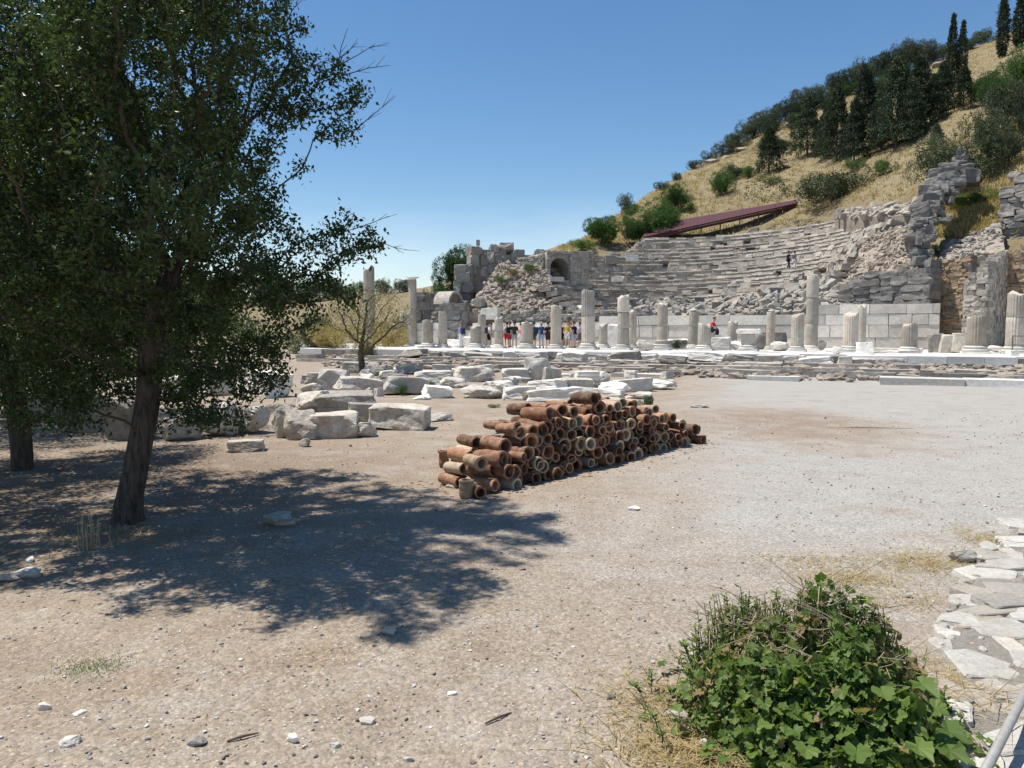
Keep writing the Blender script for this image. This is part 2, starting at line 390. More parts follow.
# ================================================================ hill
HC = np.array([  # px, d0, z0, d1, y1, d2, y2
    [-900, 90, -.5, 120, 318, 240, 300], [100, 80, -.5, 100, 316, 220, 302], [300, 68, -.5, 84, 316, 112, 299], [400, 68, -.5, 82, 308, 104, 292], [470, 70, -.5, 84, 292, 110, 276],
    [530, 72, 2, 86, 268, 112, 256], [580, 78, 6, 88, 249, 116, 240], [620, 80, 7, 90, 244, 120, 212], [650, 80, 8, 91, 244, 124, 192],
    [700, 80, 9, 90, 243, 132, 163], [760, 80, 9, 87, 230, 142, 128], [810, 78, 9, 84, 216, 148, 106], [860, 70, 8, 78, 204, 153, 84],
    [905, 62, 6, 70, 196, 157, 68], [930, 51.5, 5.0, 64, 192, 158, 58], [980, 49.5, 5.0, 60, 188, 160, 40], [1024, 48, 5.0, 57, 182, 163, 16],
    [1150, 46, 5, 60, 160, 168, -20], [1500, 44, 5, 60, 120, 175, -60], [2600, 40, 4, 60, 60, 180, -90]])
def zof(y, d, u):
    v = (CY-y)/F
    return EYE+(-sp+v*cp)/(cp+v*sp)*d
def hill_z(x, y):
    if y < 20: return -1
    u = x/y; px = CX+F*u
    q = [np.interp(px, HC[:, 0], HC[:, i]) for i in range(1, 7)]
    d0, z0, d1, y1, d2, y2 = q
    z1, z2 = zof(y1, d1, u), zof(y2, d2, u)
    if y <= d0: z = z0-(d0-y)*(.9 if px < 900 else 5)
    elif y <= d1:
        t = (y-d0)/(d1-d0); z = z0+(z1-z0)*t
    elif y <= d2:
        t = (y-d1)/(d2-d1); z = z1+(z2-z1)*t
    else: z = z2-.12*(y-d2)-.0012*(y-d2)**2
    if z > .2: z += .45*mnoise.noise((x*.12, y*.12, 1))+.16*mnoise.noise((x*.5, y*.5, 2))
    return max(z, -4)
def make_hill():
    us = np.interp(np.linspace(0, 1, 230), [0, .15, .9, 1], [-1.6, -.3, .9, 2.4])
    ds = np.concatenate([np.linspace(44, 170, 150), np.geomspace(172, 420, 24)])
    V = []
    for d in ds:
        for u in us: V.append((u*d, d, hill_z(u*d, d)))
    n, mth = len(ds), len(us); i = np.arange(n*mth).reshape(n, mth)
    f = np.stack([i[:-1, :-1], i[:-1, 1:], i[1:, 1:], i[1:, :-1]], -1).reshape(-1, 4)
    mb = MB(); mb.add(V, f, .5)
    m = Mat('dry_grass_hillside', .95, .1)
    st = m.scaled(m.pos, (1, 1, .35))
    c = m.mix(m.ramp(m.noise(.22, 7, .7), [(.35, 0), (.65, 1)]), (.225, .178, .108), (.30, .25, .155))
    c = m.mix(m.ramp(m.noise(2.0, 6, .75, st), [(.3, .65), (.55, 0)]), c, (0.167, 0.121, 0.062))
    c = m.mix(m.ramp(m.noise(.16, 6, .75, st), [(.52, 0), (.64, .65)]), c, (.17, .135, .07))
    c = m.mix(m.ramp(m.noise(.5, 5, .7), [(.66, 0), (.73, .8)]), c, (.42, .37, .32))
    m.col(c); m.bump(m.noise(2.5, 8, .75), .8, .3)
    kind(mb.build('hill', m.m, smooth=True), 'structure')
    # standing dry grass
    mb = MB(); bl = []
    for k in range(9000):
        if k < 6500: px = random.uniform(560, 1040); t = random.random()
        else: px = random.uniform(925, 1030); t = random.uniform(-.6, .2)
        u = (px-CX)/F
        q = [np.interp(px, HC[:, 0], HC[:, i]) for i in (1, 3, 5)]
        d = q[1]+(q[2]-q[1])*t if t > 0 else q[1]+(q[1]-q[0])*t
        x, y = u*d, d; z = hill_z(x, y)-.05
        tn = random.random()*.85
        for j in range(7):
            a = random.uniform(0, 6.28); h = random.uniform(.15, .45); wv = .06
            dx, dy = math.cos(a), math.sin(a); ox, oy = random.gauss(0, .25), random.gauss(0, .25)
            lx, ly = random.gauss(0, .18), random.gauss(0, .18)
            mb.add([(x+ox-dx*wv, y+oy-dy*wv, z), (x+ox+dx*wv, y+oy+dy*wv, z), (x+ox+lx, y+oy+ly, z+h)], np.array([[0, 1, 2]]), tn)
    kind(mb.build('dry_grass', MT['dry']), 'stuff')
make_hill()
def hill_at(px, py):
    lo = None
    for Y in np.arange(47, 200, .4):
        p = at(px, py, Y)
        if p.z <= hill_z(p.x, p.y): return Vector((p.x, p.y, hill_z(p.x, p.y)))
    p = at(px, py, np.interp(px, HC[:, 0], HC[:, 5])); p.z = hill_z(p.x, p.y); return p
# ================================================================ colonnade frame of reference: lines y = off - SL*x
SL = .46
YAW = -math.atan(SL); E = np.array([math.cos(YAW), math.sin(YAW), 0]); NRM = np.array([-math.sin(YAW), math.cos(YAW), 0])
ZS = .45
def lin(px, off, z=0.0):
    u = (px-CX)/F; y = off/(1+SL*u); return np.array([u*y, y, z])
def strip_block(mb, px0, px1, offf, offb, z0, z1, jit=.02, tone=None):
    a, b = lin(px0, offf), lin(px1, offf)
    L = np.linalg.norm(b-a); dpt = (offb-offf)*math.cos(YAW)
    c = (a+b)/2+NRM*dpt/2; c[2] = (z0+z1)/2
    jbox(mb, c, (L, dpt, z1-z0), YAW, jit, tone)
# stylobate: broad platform with paving slabs
sty = thing('stylobate', 'long white marble paved platform carrying the broken columns', 'platform', (0, 0, 0))
mb = MB(); strip_block(mb, 300, 1500, 43.9, 61.0, -.3, ZS-.05, 0, .5); mb.build('platform_core', MT['core'], sty)
mb = MB()
off = 43.75
while off < 60.5:
    px_a = lin(300, off); dpt = 1.25; s0 = 0; tot = 58
    while s0 < tot:
        L = random.uniform(1.2, 2.6)
        c = px_a+E*(s0+L/2)+NRM*dpt/2
        h = ZS+random.uniform(-.012, .012)
        if not (off < 44.5 and random.random() < .15):
            jbox(mb, (c[0], c[1], (h+.12)/2), (L-.015, dpt-.015, h-.12), YAW, .006)
        s0 += L
    off += dpt/math.cos(YAW)
mb.build('paving_slabs', MT['paving'], sty)
def course(name, label, off, px0, px1, z0, z1, dp, gap, mat, cat='step', jit=.03):
    r = thing(name, label, cat); a, b = lin(px0, off), lin(px1, off); tot = np.linalg.norm(b-a); s0 = 0
    while s0 < tot:
        L = random.uniform(.7, 2.4)
        if random.random() > gap:
            hh = z1-random.choice([0, 0, .03, .07]); mb = MB()
            c = a+E*(s0+L/2)+NRM*random.uniform(-.12, .12)
            jbox(mb, (c[0], c[1], (z0+hh)/2), (L-.02, dp, hh-z0), YAW+random.gauss(0, .02), jit)
            mb.build('step_block', mat, r)
        s0 += L
course('stone_step', 'lowest broken marble step course rising from the gravel behind rubble row', 29.2, 330, 780, -.1, .13, .6, .25, MT['marble'])
course('stone_step', 'long pale beige step block course along the gravel edge by the railing', 28.9, 880, 1500, -.1, .22, .8, .0, MT['marble'], jit=.012)
course('stone_step', 'weathered step course with gaps halfway between gravel and column platform', 32.4, 300, 1200, -.1, .2, .6, .22, MT['greystone'])
course('stone_step', 'grey rubble footing course in front of the column platform', 35.6, 300, 1300, -.1, .2, .7, .2, MT['seats'])
course('stone_step', 'uppermost rough footing course directly below the white platform edge', 39.3, 300, 1300, -.1, .24, .8, .2, MT['seats'])
# terrace fill behind steps
mb = MB()
for k in range(1700):
    off = random.uniform(29.5, 43.5); px = random.uniform(320, 1080)
    if px > 880 and off < 30.5: continue
    p = lin(px, off); s_ = random.uniform(.08, .34)*random.choice([1, 1, 1.5])
    put_rock(mb, (p[0], p[1], s_*.15+.02), (s_*1.3, s_, s_*.6), rot=rotz(random.uniform(0, 6.28)))
kind(mb.build('rubble', MT['rubble']), 'stuff')
# ================================================================ columns
def lathe(mb, prof, seg=48, flute=0, depth=.0, top_break=0, tone=None, c=(0, 0, 0), lean=(0, 0)):
    V = []; n = len(prof)
    ph = random.uniform(0, 6.28)
    for j, (r, z, fl) in enumerate(prof):
        for k in range(seg):
            a = 2*math.pi*k/seg
            rr = r*(1-(depth if fl else 0)*(.5-.5*math.cos(a*flute)) if flute else 1)
            if r > 0: rr += r*.03*mnoise.noise((math.cos(a)*2+ph, math.sin(a)*2, z*1.7+ph))
            zz = z
            if top_break and j >= n-2: zz += top_break*(mnoise.noise((math.cos(a)*1.2+ph*3, math.sin(a)*1.2, ph))+.35*math.cos(a+ph))
            V.append((c[0]+rr*math.cos(a)+lean[0]*z, c[1]+rr*math.sin(a)+lean[1]*z, c[2]+zz))
    V.append((c[0]+lean[0]*prof[-1][1], c[1]+lean[1]*prof[-1][1], c[2]+prof[-1][1]))
    f = np.array([[j*seg+k, j*seg+(k+1) % seg, (j+1)*seg+(k+1) % seg, (j+1)*seg+k] for j in range(n-1) for k in range(seg)])
    mb.add(V, f, tone); i = len(mb.L)-1
    t = np.array([[(n-1)*seg+k, (n-1)*seg+(k+1) % seg, n*seg] for k in range(seg)])
    mb.L.append((t+mb.n-len(V)).ravel()); mb.S.append(np.full(len(t), 3)); mb.T.append(np.full(len(t), .5)); mb.MI.append(np.zeros(len(t), int))
def column(px, ytop, wpx, off, label, base=True, flute=20, drums=1, cap=None, tall=None, z0=ZS, name='broken_column', group='broken columns on the platform', breakamt=.17, lean=(0, 0), tints=None):
    p = lin(px, off); d = p[1]; r = wpx/2*d/F
    H = at(px, ytop, d).z-z0
    root = thing(name, label, 'column', (p[0], p[1], z0), group)
    z = 0
    if base:
        mb = MB(); s_ = r*2.75; jbox(mb, (0, 0, r*.14), (s_, s_, r*.28), YAW, .01, .6)
        mb.build('plinth', MT['marble'], root)
        mb = MB(); b0 = r*.283
        prof = [(r*1.30, b0, 0), (r*1.38, b0+r*.10, 0), (r*1.30, b0+r*.22, 0), (r*1.13, b0+r*.27, 0), (r*1.10, b0+r*.36, 0), (r*1.2, b0+r*.43, 0), (r*1.22, b0+r*.50, 0), (r*1.06, b0+r*.58, 0), (r*1.03, b0+r*.62, 0)]
        lathe(mb, prof, 32, tone=.5); mb.build('base', MT['marble'], root, True)
        z = b0+r*.622
    ch = r*.7 if cap else 0
    zt = H-ch; n = drums
    cuts = [z+(zt-z)*k/n for k in range(n+1)]
    for k in range(1, n): cuts[k] += random.uniform(-.12, .12)*(zt-z)/n
    for k in range(n):
        mb = MB(); za, zb = cuts[k]+(.004 if k else 0), cuts[k+1]
        last = k == n-1
        q = [(r*.97, za, 1), (r, za+.03, 1)]
        m_ = max(2, int((zb-za)/.25))
        q += [(r*(1-.03*t/m_), za+.03+(zb-za-.06)*t/m_, 1) for t in range(1, m_)]
        q += [(r*.97, zb-.03, 1), (r*.93, zb, 1)]
        ox = random.uniform(-.02, .02) if k else 0
        lathe(mb, q, 80 if flute else 40, flute, .10, breakamt if last and not cap else 0, c=(ox, 0, 0), lean=lean)
        mt = MT['marble_col'] if not tints else MT[tints[k]]
        mb.build('drum' if n > 1 else 'shaft', mt, root, True)
    if cap:
        mb = MB()
        if cap == 'ionic':
            lathe(mb, [(r*.95, zt+.003, 0), (r*1.1, zt+ch*.35, 0), (r*1.15, zt+ch*.5, 0)], 32)
            jbox(mb, (0, 0, zt+ch*.75), (r*2.6, r*2.1, ch*.5), YAW, .03)
            for sgn in (-1, 1):
                cc = np.array([0, 0, zt+ch*.55])+E*sgn*r*1.25
                tube(mb, [cc-NRM*r, cc-NRM*r*.4, cc+NRM*r*.4, cc+NRM*r], [r*.36, r*.28, r*.28, r*.36], 12)
        elif cap == 'corinthian':
            lathe(mb, [(r*.9, zt+.003, 0), (r*1.0, zt+ch*.3, 0), (r*1.2, zt+ch*.6, 0), (r*1.5, zt+ch*.8, 0)], 24, 8, .12)
            jbox(mb, (0, 0, zt+ch*.9), (r*3, r*3, ch*.2), YAW+.3, .03)
        elif cap == 'rough':
            put_rock(mb, (0, 0, zt+ch*.45), (r*2.0, r*1.9, ch*1.1), rot=rotz(1))
        mb.build('capital', MT['marble'], root)
    return root
FO, BO = 50.2, 54.0
column(443, 312, 9, FO, 'short plain column stump at the far end, left of the lone blue-shirted visitor', breakamt=.05)
column(428, 321, 11, FO-.6, 'squat pale column stump nearest the marble arch block, below dark masonry')
column(482, 315, 8, BO, 'thin back-row column stump between white stump and black-shorts visitor', flute=0)
column(476, 326, 11, FO, 'low thick column stump beside the lone blue-shirted visitor')
column(499, 318, 9, FO, 'slim two-piece column between the black-shorts visitor and red-shorts visitor', drums=2)
column(527, 323, 12, FO, 'thick fluted column stump in the middle of the tour group')
column(556, 306, 11, FO, 'tall pale column without dark top standing among the tour group')
column(588, 291, 13.5, FO, 'tallest column next to the tour group, tan shaft with grey top drum', drums=2, tints=['marble_col', 'greystone'])
column(603, 324, 9, BO, 'small back-row stump just past the tall tan and grey column')
column(623, 296, 12, FO, 'tall fluted grey column with wide base and three drums', drums=3)
column(632, 311, 8.5, BO, 'thin back-row column half hidden by the fluted grey column', drums=2)
column(662, 304, 10.5, BO, 'pale back-row column rising behind a lone column base', drums=2, flute=0)
column(661, 340, 14, FO, 'very low white stump on wide base in front of pale column', breakamt=.03)
column(693, 308, 10, BO, 'column topped by a white rounded stone beside the red-shirted visitor', drums=2, cap='rough')
column(704, 325, 13, FO, 'short fluted column on wide base in front of the red-shirted visitor')
column(731, 322, 10, BO, 'leaning broken fluted stump behind the capital-topped column', lean=(.06, 0))
column(748, 329, 14, FO, 'short fluted column still wearing a broad scrolled capital', cap='ionic')
column(770, 309, 8.5, BO, 'thin back-row column with swollen rough top drum', drums=2, cap='rough')
column(797, 314, 12.5, FO, 'fluted mid-height column beside the tall tan column')
column(811, 277, 12, BO-1.5, 'tall tan column of three smooth drums beside fluted column', drums=3, flute=0)
column(850, 313, 14.5, FO, 'thick fluted column in front of white podium wall with rubble at its base')
column(861, 306, 8, BO, 'thin back-row column with slanting broken top', breakamt=.3)
column(909, 324, 14.5, FO-.8, 'short fluted stump on wide base before the podium wall')
column(975, 317, 18, FO-.3, 'thick fluted column on wide base near the iron railing')
column(1014, 294, 17, BO-4, 'stack of two fluted drums at the edge beside the ruined buttress', drums=2, breakamt=.2)
column(405, 313, 10, FO+4, 'grey column stump before dry shrubs, under the tall capital-topped column')
column(413, 277, 8, 60, 'lone slender column with flared capital standing against the sky', cap='corinthian', base=False, flute=0, drums=2, group=None)
column(370, 268, 11, 62, 'tall broken ruin shaft seen behind the small yellowing tree', base=False, flute=0, drums=3, breakamt=.4, group=None)
# ================================================================ masonry walls
def block_wall(mb, p0, p1, z0, topf, ch=.4, bl=.8, th=.7, jit=.03, skip=.03, core=None, toner=(0, 1), push=.04, rough=True):
    p0, p1 = np.array(p0, float), np.array(p1, float); dv = p1-p0; dv[2] = 0; Lt = np.linalg.norm(dv); dv /= Lt
    yaw = math.atan2(dv[1], dv[0]); nv = np.array([-dv[1], dv[0], 0])
    z = z0; row = 0; zmax = max(topf(t) for t in np.linspace(0, 1, 60))
    while z < zmax:
        h = ch*random.uniform(.8, 1.2); s_ = -random.uniform(0, bl)
        while s_ < Lt:
            L = bl*random.uniform(.55, 1.5); a, b = max(s_, 0), min(s_+L, Lt); s_ += L
            if b-a < .08: continue
            mid = (a+b)/2
            if z+h*.4 > topf(mid/Lt) or random.random() < skip: continue
            c = p0+dv*mid+nv*random.uniform(-push, push); c[2] = z+h/2
            if rough:
                V, Fc = random.choice(EB); mb.add((V*np.array([(b-a)*1.03, th*1.05, h*1.04]))@leanz(yaw+random.gauss(0, jit*.8), random.gauss(.04, jit*.9)).T+np.array(c), Fc, random.uniform(*toner)); continue
            jbox(mb, c, (b-a-.03, th, h-.025), 0, jit, random.uniform(*toner), rot=leanz(yaw+random.gauss(0, .006), random.gauss(.03, .02)))
        z += h; row += 1
    if core:
        cb = core; n = max(4, int(Lt/1.0))
        for k in range(n):
            t = (k+.5)/n; zt = min(topf(k/n+1e-6), topf((k+1)/n-1e-6), topf(t))-.18
            if zt > z0+.1:
                c = p0+dv*t*Lt; c[2] = (z0+zt)/2
                jbox(cb, c, (Lt/n+.001, th-.22, zt-z0), yaw, 0, .5)
def wall_thing(name, label, cat, px0, d0, px1, d1, z0, tops, mat, **kw):
    """tops: list of (px, ytop) interpolated along the wall"""
    u0, u1 = (px0-CX)/F, (px1-CX)/F
    P0, P1 = np.array([u0*d0, d0, 0]), np.array([u1*d1, d1, 0])
    def topf(t):
        p = P0+(P1-P0)*t; px = CX+F*p[0]/p[1]
        return at(px, np.interp(px, [q[0] for q in tops], [q[1] for q in tops]), p[1]).z+kw.get('rag', .0)*mnoise.noise((p[0]*.9, p[1]*.9, z0))
    r = thing(name, label, cat)
    mb, cb = MB(), MB()
    block_wall(mb, P0, P1, z0, topf, core=cb, **{k: v for k, v in kw.items() if k != 'rag'})
    mb.build('facing_blocks', MT[mat], r)
    if cb.n: cb.build('core', MT['core'], r)
    return r
def ld(px, off): return off/(1+SL*(px-CX)/F)
# podium of white marble slabs
WO = 60.5
wall_thing('podium_wall', 'low white marble slab wall with moulded cap behind the columns', 'wall', 600, ld(600, WO), 938, ld(938, WO), ZS, [(600, 322), (640, 320), (690, 318), (760, 313), (810, 311), (860, 309), (938, 307)], 'podium', rough=False, ch=.75, bl=1.7, th=.6, jit=.012, skip=.02, push=.01)
wall_thing('podium_wall', 'whitish lower wall behind the tour group and far column stumps', 'wall', 395, ld(395, WO), 600, ld(600, WO), ZS, [(395, 326), (450, 324), (600, 320)], 'podium', rough=False, ch=.6, bl=1.3, th=.6, jit=.03, skip=.06)
wall_thing('rubble_wall', 'coarse grey rubble wall course topping the white wall behind the tour group', 'wall', 415, ld(415, WO+1.6), 650, ld(650, WO+1.6), ZS, [(415, 313), (470, 311), (560, 312), (650, 308)], 'seats', ch=.28, bl=.5, th=.7, jit=.05, skip=.05, rag=.3)
wall_thing('ashlar_wall', 'dark grey ashlar wall beside the marble arch block, left of the rubble slope', 'wall', 418, 66, 468, 64.5, ZS, [(418, 293), (430, 290), (446, 291), (448, 302), (468, 303)], 'darkstone', ch=.85, bl=1.5, th=1.4, jit=.07, skip=.04, toner=(.2, 1))
wall_thing('ruined_tower', 'highest dark blocky masonry ruin carrying the floodlight', 'ruin', 469, 69, 515, 70, ZS, [(469, 250), (478, 247), (492, 250), (497, 246), (509, 246), (515, 253)], 'greystone', ch=.85, bl=1.1, th=2.2, jit=.12, skip=.04, rag=.3, push=.2)
wall_thing('ruined_wall', 'stepped lower shoulder of dark blocks beside the floodlit ruin', 'ruin', 455, 68, 474, 68, ZS, [(455, 268), (470, 267), (474, 267)], 'greystone', ch=.8, bl=1.2, th=1.8, jit=.12, skip=.03)
wall_thing('ruined_wall', 'ragged row of dark blocks along the skyline between ruin and vault', 'ruin', 513, 72.5, 592, 74, 3, [(513, 252), (540, 252), (560, 253), (592, 251)], 'greystone', ch=.6, bl=1.0, th=1.2, jit=.12, skip=.03, rag=.7, push=.15)
wall_thing('rubble_wall', 'smooth small-stone wall joining the vaulted passage to the ruin', 'wall', 513, 69.5, 546, 66.4, 2.5, [(513, 261), (530, 258), (546, 254)], 'seats', ch=.22, bl=.38, th=.8, jit=.03, skip=.01)
# vaulted passage (arched opening)
def vault():
    d = 66.0; r = thing('vaulted_passage', 'dark round-arched passage mouth in the stone wall of the theatre', 'archway')
    p0, p1 = at(546, 268, d), at(588, 268, d+1.5); dv = Vector((p1.x-p0.x, p1.y-p0.y, 0)); L = dv.length; dv.normalize(); nv = Vector((-dv.y, dv.x, 0))
    zb, zt = at(558, 282, d).z-.6, at(558, 252, d).z
    ac = (559-546)/42*L; ar = (569-549.5)/2*d/F; zs = at(558, 281, d).z; zc = at(558, 257.5, d).z-ar
    mb = MB()
    def W(a, b, z): return tuple(p0+dv*a+nv*b+Vector((0, 0, z-p0.z)))
    n = 18; arc = [(ac+ar*math.cos(math.pi*k/n), zc+ar*math.sin(math.pi*k/n)) for k in range(n+1)]
    inner = [(ac+ar, zs)]+arc+[(ac-ar, zs)]
    outer = [(L, zs), (L, zc)]
    outp = []
    for (a, z) in inner:  # project outward to rectangle
        if z <= zs+1e-6: outp.append((L if a > ac else 0, zs)); continue
        dx, dz = a-ac, z-zc; tx = ((L-ac) if dx > 0 else -ac)/dx if abs(dx) > 1e-6 else 1e9; tz = (zt-zc)/dz if dz > 1e-6 else 1e9
        t = min(tx, tz); outp.append((ac+dx*t, zc+dz*t))
    m = len(inner); V = []
    for b in (0, 4.0):
        V += [W(a, b, z) for a, z in inner]+[W(a, b, z) for a, z in outp]
    f = []
    for k in range(m-1):
        f += [[k, k+1, m+k+1, m+k], [2*m+k+1, 2*m+k, 3*m+k, 3*m+k+1], [k+1, k, 2*m+k, 2*m+k+1], [m+k, m+k+1, 3*m+k+1, 3*m+k]]
    mb.add(V, f, .5); mb.build('vault_barrel', MT['seats'], r)
    mb = MB()  # arch stones proud of the face
    for k in range(15):
        a0 = math.pi*(k+.5)/15; rot = np.array([dv, nv, (0, 0, 1)]).T@np.array(Matrix.Rotation(-(a0-math.pi/2), 3, 'Y'))
        c = W(ac+(ar+.17)*math.cos(a0), .05, zc+(ar+.17)*math.sin(a0)); jbox(mb, c, (.36, .2, .32), 0, .02, rot=rot)
    mb.build('arch_stone', MT['greystone'], r)
    mb = MB()
    def tf(t): return zt+.1
    def addw(a0, a1, z0, z1):
        block_wall(mb, W(a0, -.12, 0), W(a1, -.12, 0), z0, lambda t: z1, ch=.25, bl=.45, th=.22, jit=.02, skip=.02)
    addw(0, ac-ar-.1, zb, zt); addw(ac+ar+.1, L, zb, zt); addw(0, L, zc+ar+.36, zt+.15); addw(ac-ar-.2, ac+ar+.2, zb-1.5, zs)
    mb.build('facing_blocks', MT['seats'], r)
    mb = MB(); c = W(ac, 3.9, (zs+zt)/2-.2); jbox(mb, c, (ar*2.3, .2, (zt-zs)), math.atan2(dv.y, dv.x), 0, .5); mb.build('shade_panel', MT['shadowvoid'], r)  # dark panel added where the passage recedes into shade
    o = MB(); put_rock(o, W(ac-.75, -.8, zs+.1), (1.5, .6, .36), random.choice(BLOCKS), rotz(math.atan2(dv.y, dv.x)+.1)); tag(o.build('marble_block', MT['marble']), 'long white block lying across the sill of the dark archway', 'stone block')
vault()
# ================================================================ cavea
CC = np.array([12.7, 57.5, 0]); AX, BX = 19.0, 27.0
NT = 24
def cav(phi, s_):  # phi 0..pi from -E through NRM to +E
    return CC-E*AX*s_*math.cos(phi)+NRM*BX*s_*math.sin(phi)
def cav_z(phi, s_): return 1.2+(s_-.3)/.7*10.4*1.0+.8*(-math.cos(phi))*(s_)
def cav_top(phi):
    t = phi/math.pi
    return np.interp(t, [0, .06, .085, .1, .2, .30, .33, .5, .62, .75, .82, .86, 1], [5.2, 5.4, 5.6, 8.2, 9.0, 9.6, 11.2, 12.2, 12.6, 12.6, 11.4, 6, 3.5])
def make_cavea():
    r = thing('theatre_seating', 'curved grey stone seating tiers of the ruined odeon climbing the hill', 'ancient theatre')
    ph = np.linspace(.06, math.pi-.10, 110); V = []; ss = np.linspace(.26, 1.03, 40)
    for s_ in ss:
        for p in ph:
            q = cav(p, s_); z = min(cav_z(p, s_), cav_top(p))-.42; V.append((q[0], q[1], z))
    n, m = len(ss), len(ph); i = np.arange(n*m).reshape(n, m)
    f = np.stack([i[:-1, :-1], i[1:, :-1], i[1:, 1:], i[:-1, 1:]], -1).reshape(-1, 4)
    mb = MB(); mb.add(V, f, .5)
    W = []; top = [V[(n-1)*m+k] for k in range(m)]
    mb.add(top+[(x, y, -1) for x, y, z in top], np.array([[k, k+1, m+k+1, m+k] for k in range(m-1)]), .5)
    mb.build('seating_bank', MT['core'], r)
    rub = MB()
    for t in range(NT):
        s_ = .30+.7*t/(NT-1); mb = MB()
        arc = math.pi*(AX+BX)/2*s_; z = None
        p = .06
        while p < math.pi-.10:
            # local speed
            sp_ = s_*math.hypot(AX*math.sin(p), BX*math.cos(p)); L = random.uniform(.4, 1.15); dp = L/sp_
            pm = p+dp/2; p += dp
            if pm > math.pi-.10: break
            zt = cav_z(pm, s_); ruin = pm/math.pi > .76
            if zt > cav_top(pm)+random.uniform(-.25, .1): continue
            if random.random() < (.2 if ruin else .02): continue
            tang = np.array([E[0]*AX*math.sin(pm)+NRM[0]*BX*math.cos(pm), E[1]*AX*math.sin(pm)+NRM[1]*BX*math.cos(pm)]); yaw = math.atan2(tang[1], tang[0])
            c = cav(pm, s_)
            walk = t == 11  # walkway row toned paler, its sunlit edge painted into the colour
            jbox(mb, (c[0], c[1], zt-.24), (L-.03, 1.0, .43), 0, .09 if ruin else .035, random.uniform(.05, .9) if t != 11 else random.uniform(.85, 1), rot=leanz(yaw+random.gauss(0, .06 if ruin else .015), random.gauss(.24, .12)))
            if t % 6 != 3 and not ruin and random.random() < .8:   # moulded nosing stone
                jbox(mb, (c[0]+math.sin(yaw)*.46, c[1]-math.cos(yaw)*.46, zt-.075), (L-.05, .16, .12), 0, .025, random.uniform(.5, 1), rot=leanz(yaw, .45))
        if mb.n: mb.build('seat_tier', MT['seats'], r)
    return r
make_cavea()
# rubble masses in the theatre
def rubble_field(label, pts, n, smin, smax, mat, name='rubble_heap'):
    """rocks strewn over quads given as px,py,d corner loops"""
    mb = MB()
    for _ in range(n):
        a, b = random.random(), random.random()
        q = [np.array(at(*c)) for c in pts]
        p = q[0]*(1-a)*(1-b)+q[1]*a*(1-b)+q[2]*a*b+q[3]*(1-a)*b
        s_ = random.uniform(smin, smax)*random.choice([.35, .5, .7, 1, 1.3])
        put_rock(mb, p, (s_*1.3, s_, s_*.7))
    r = thing(name, label, 'rubble')
    o = kind(mb.build('loose_stones', MT[mat], r), 'stuff')
    b = MB(); q = [np.array(at(*c)) for c in pts]; g = 16; V = []
    for j in range(g+1):
        for i in range(g+1):
            a, c_ = i/g, j/g; p = q[0]*(1-a)*(1-c_)+q[1]*a*(1-c_)+q[2]*a*c_+q[3]*(1-a)*c_
            e = 0 if i in (0, g) or j in (0, g) else 1
            V.append((p[0], p[1], p[2]+.25*mnoise.noise((p[0], p[1], p[2]))*e))
    V2 = [(x, y+.3, -1) for x, y, z in V[:g+1]]
    f = [[j*(g+1)+i, j*(g+1)+i+1, (j+1)*(g+1)+i+1, (j+1)*(g+1)+i] for j in range(g) for i in range(g)]
    b.add(V, f, .5)
    def skirt(idx):
        top = [V[k] for k in idx]; m = len(top)
        b.add(top+[(x, y, min(z, .3)) for x, y, z in top], [[k, k+1, m+k+1, m+k] for k in range(m-1)], .5)
    G = g+1
    skirt(range(G)); skirt(range(0, G*G, G)); skirt(range(g, G*G, G)); skirt(range(g*G, G*G))
    b.build('earth_mound', MT['rubble'] if mat != 'brick' else MT['brick'], r, True)
    return r
rubble_field('long pale rubble slope falling from the dark ruin toward the tour group', [(468, 312, 62.5), (565, 314, 62), (546, 270, 66), (500, 262, 67.5)], 1000, .18, .55, 'rubble')
rubble_field('tumbled pinkish rubble bank high on the seating beside the block pier', [(846, 282, 55.5), (918, 268, 52), (920, 222, 55), (868, 236, 62)], 800, .15, .5, 'rubble')
rubble_field('low dark rubble bank of fallen seat stones above the podium wall', [(600, 323, 60.5), (850, 308, 52.5), (838, 284, 57), (640, 306, 62.5)], 620, .2, .9, 'greystone')
rubble_field('pale slabs and rubble along the upper rim of the seating', [(850, 218, 69), (925, 214, 60), (925, 200, 63), (835, 214, 73)], 260, .2, .9, 'seats')
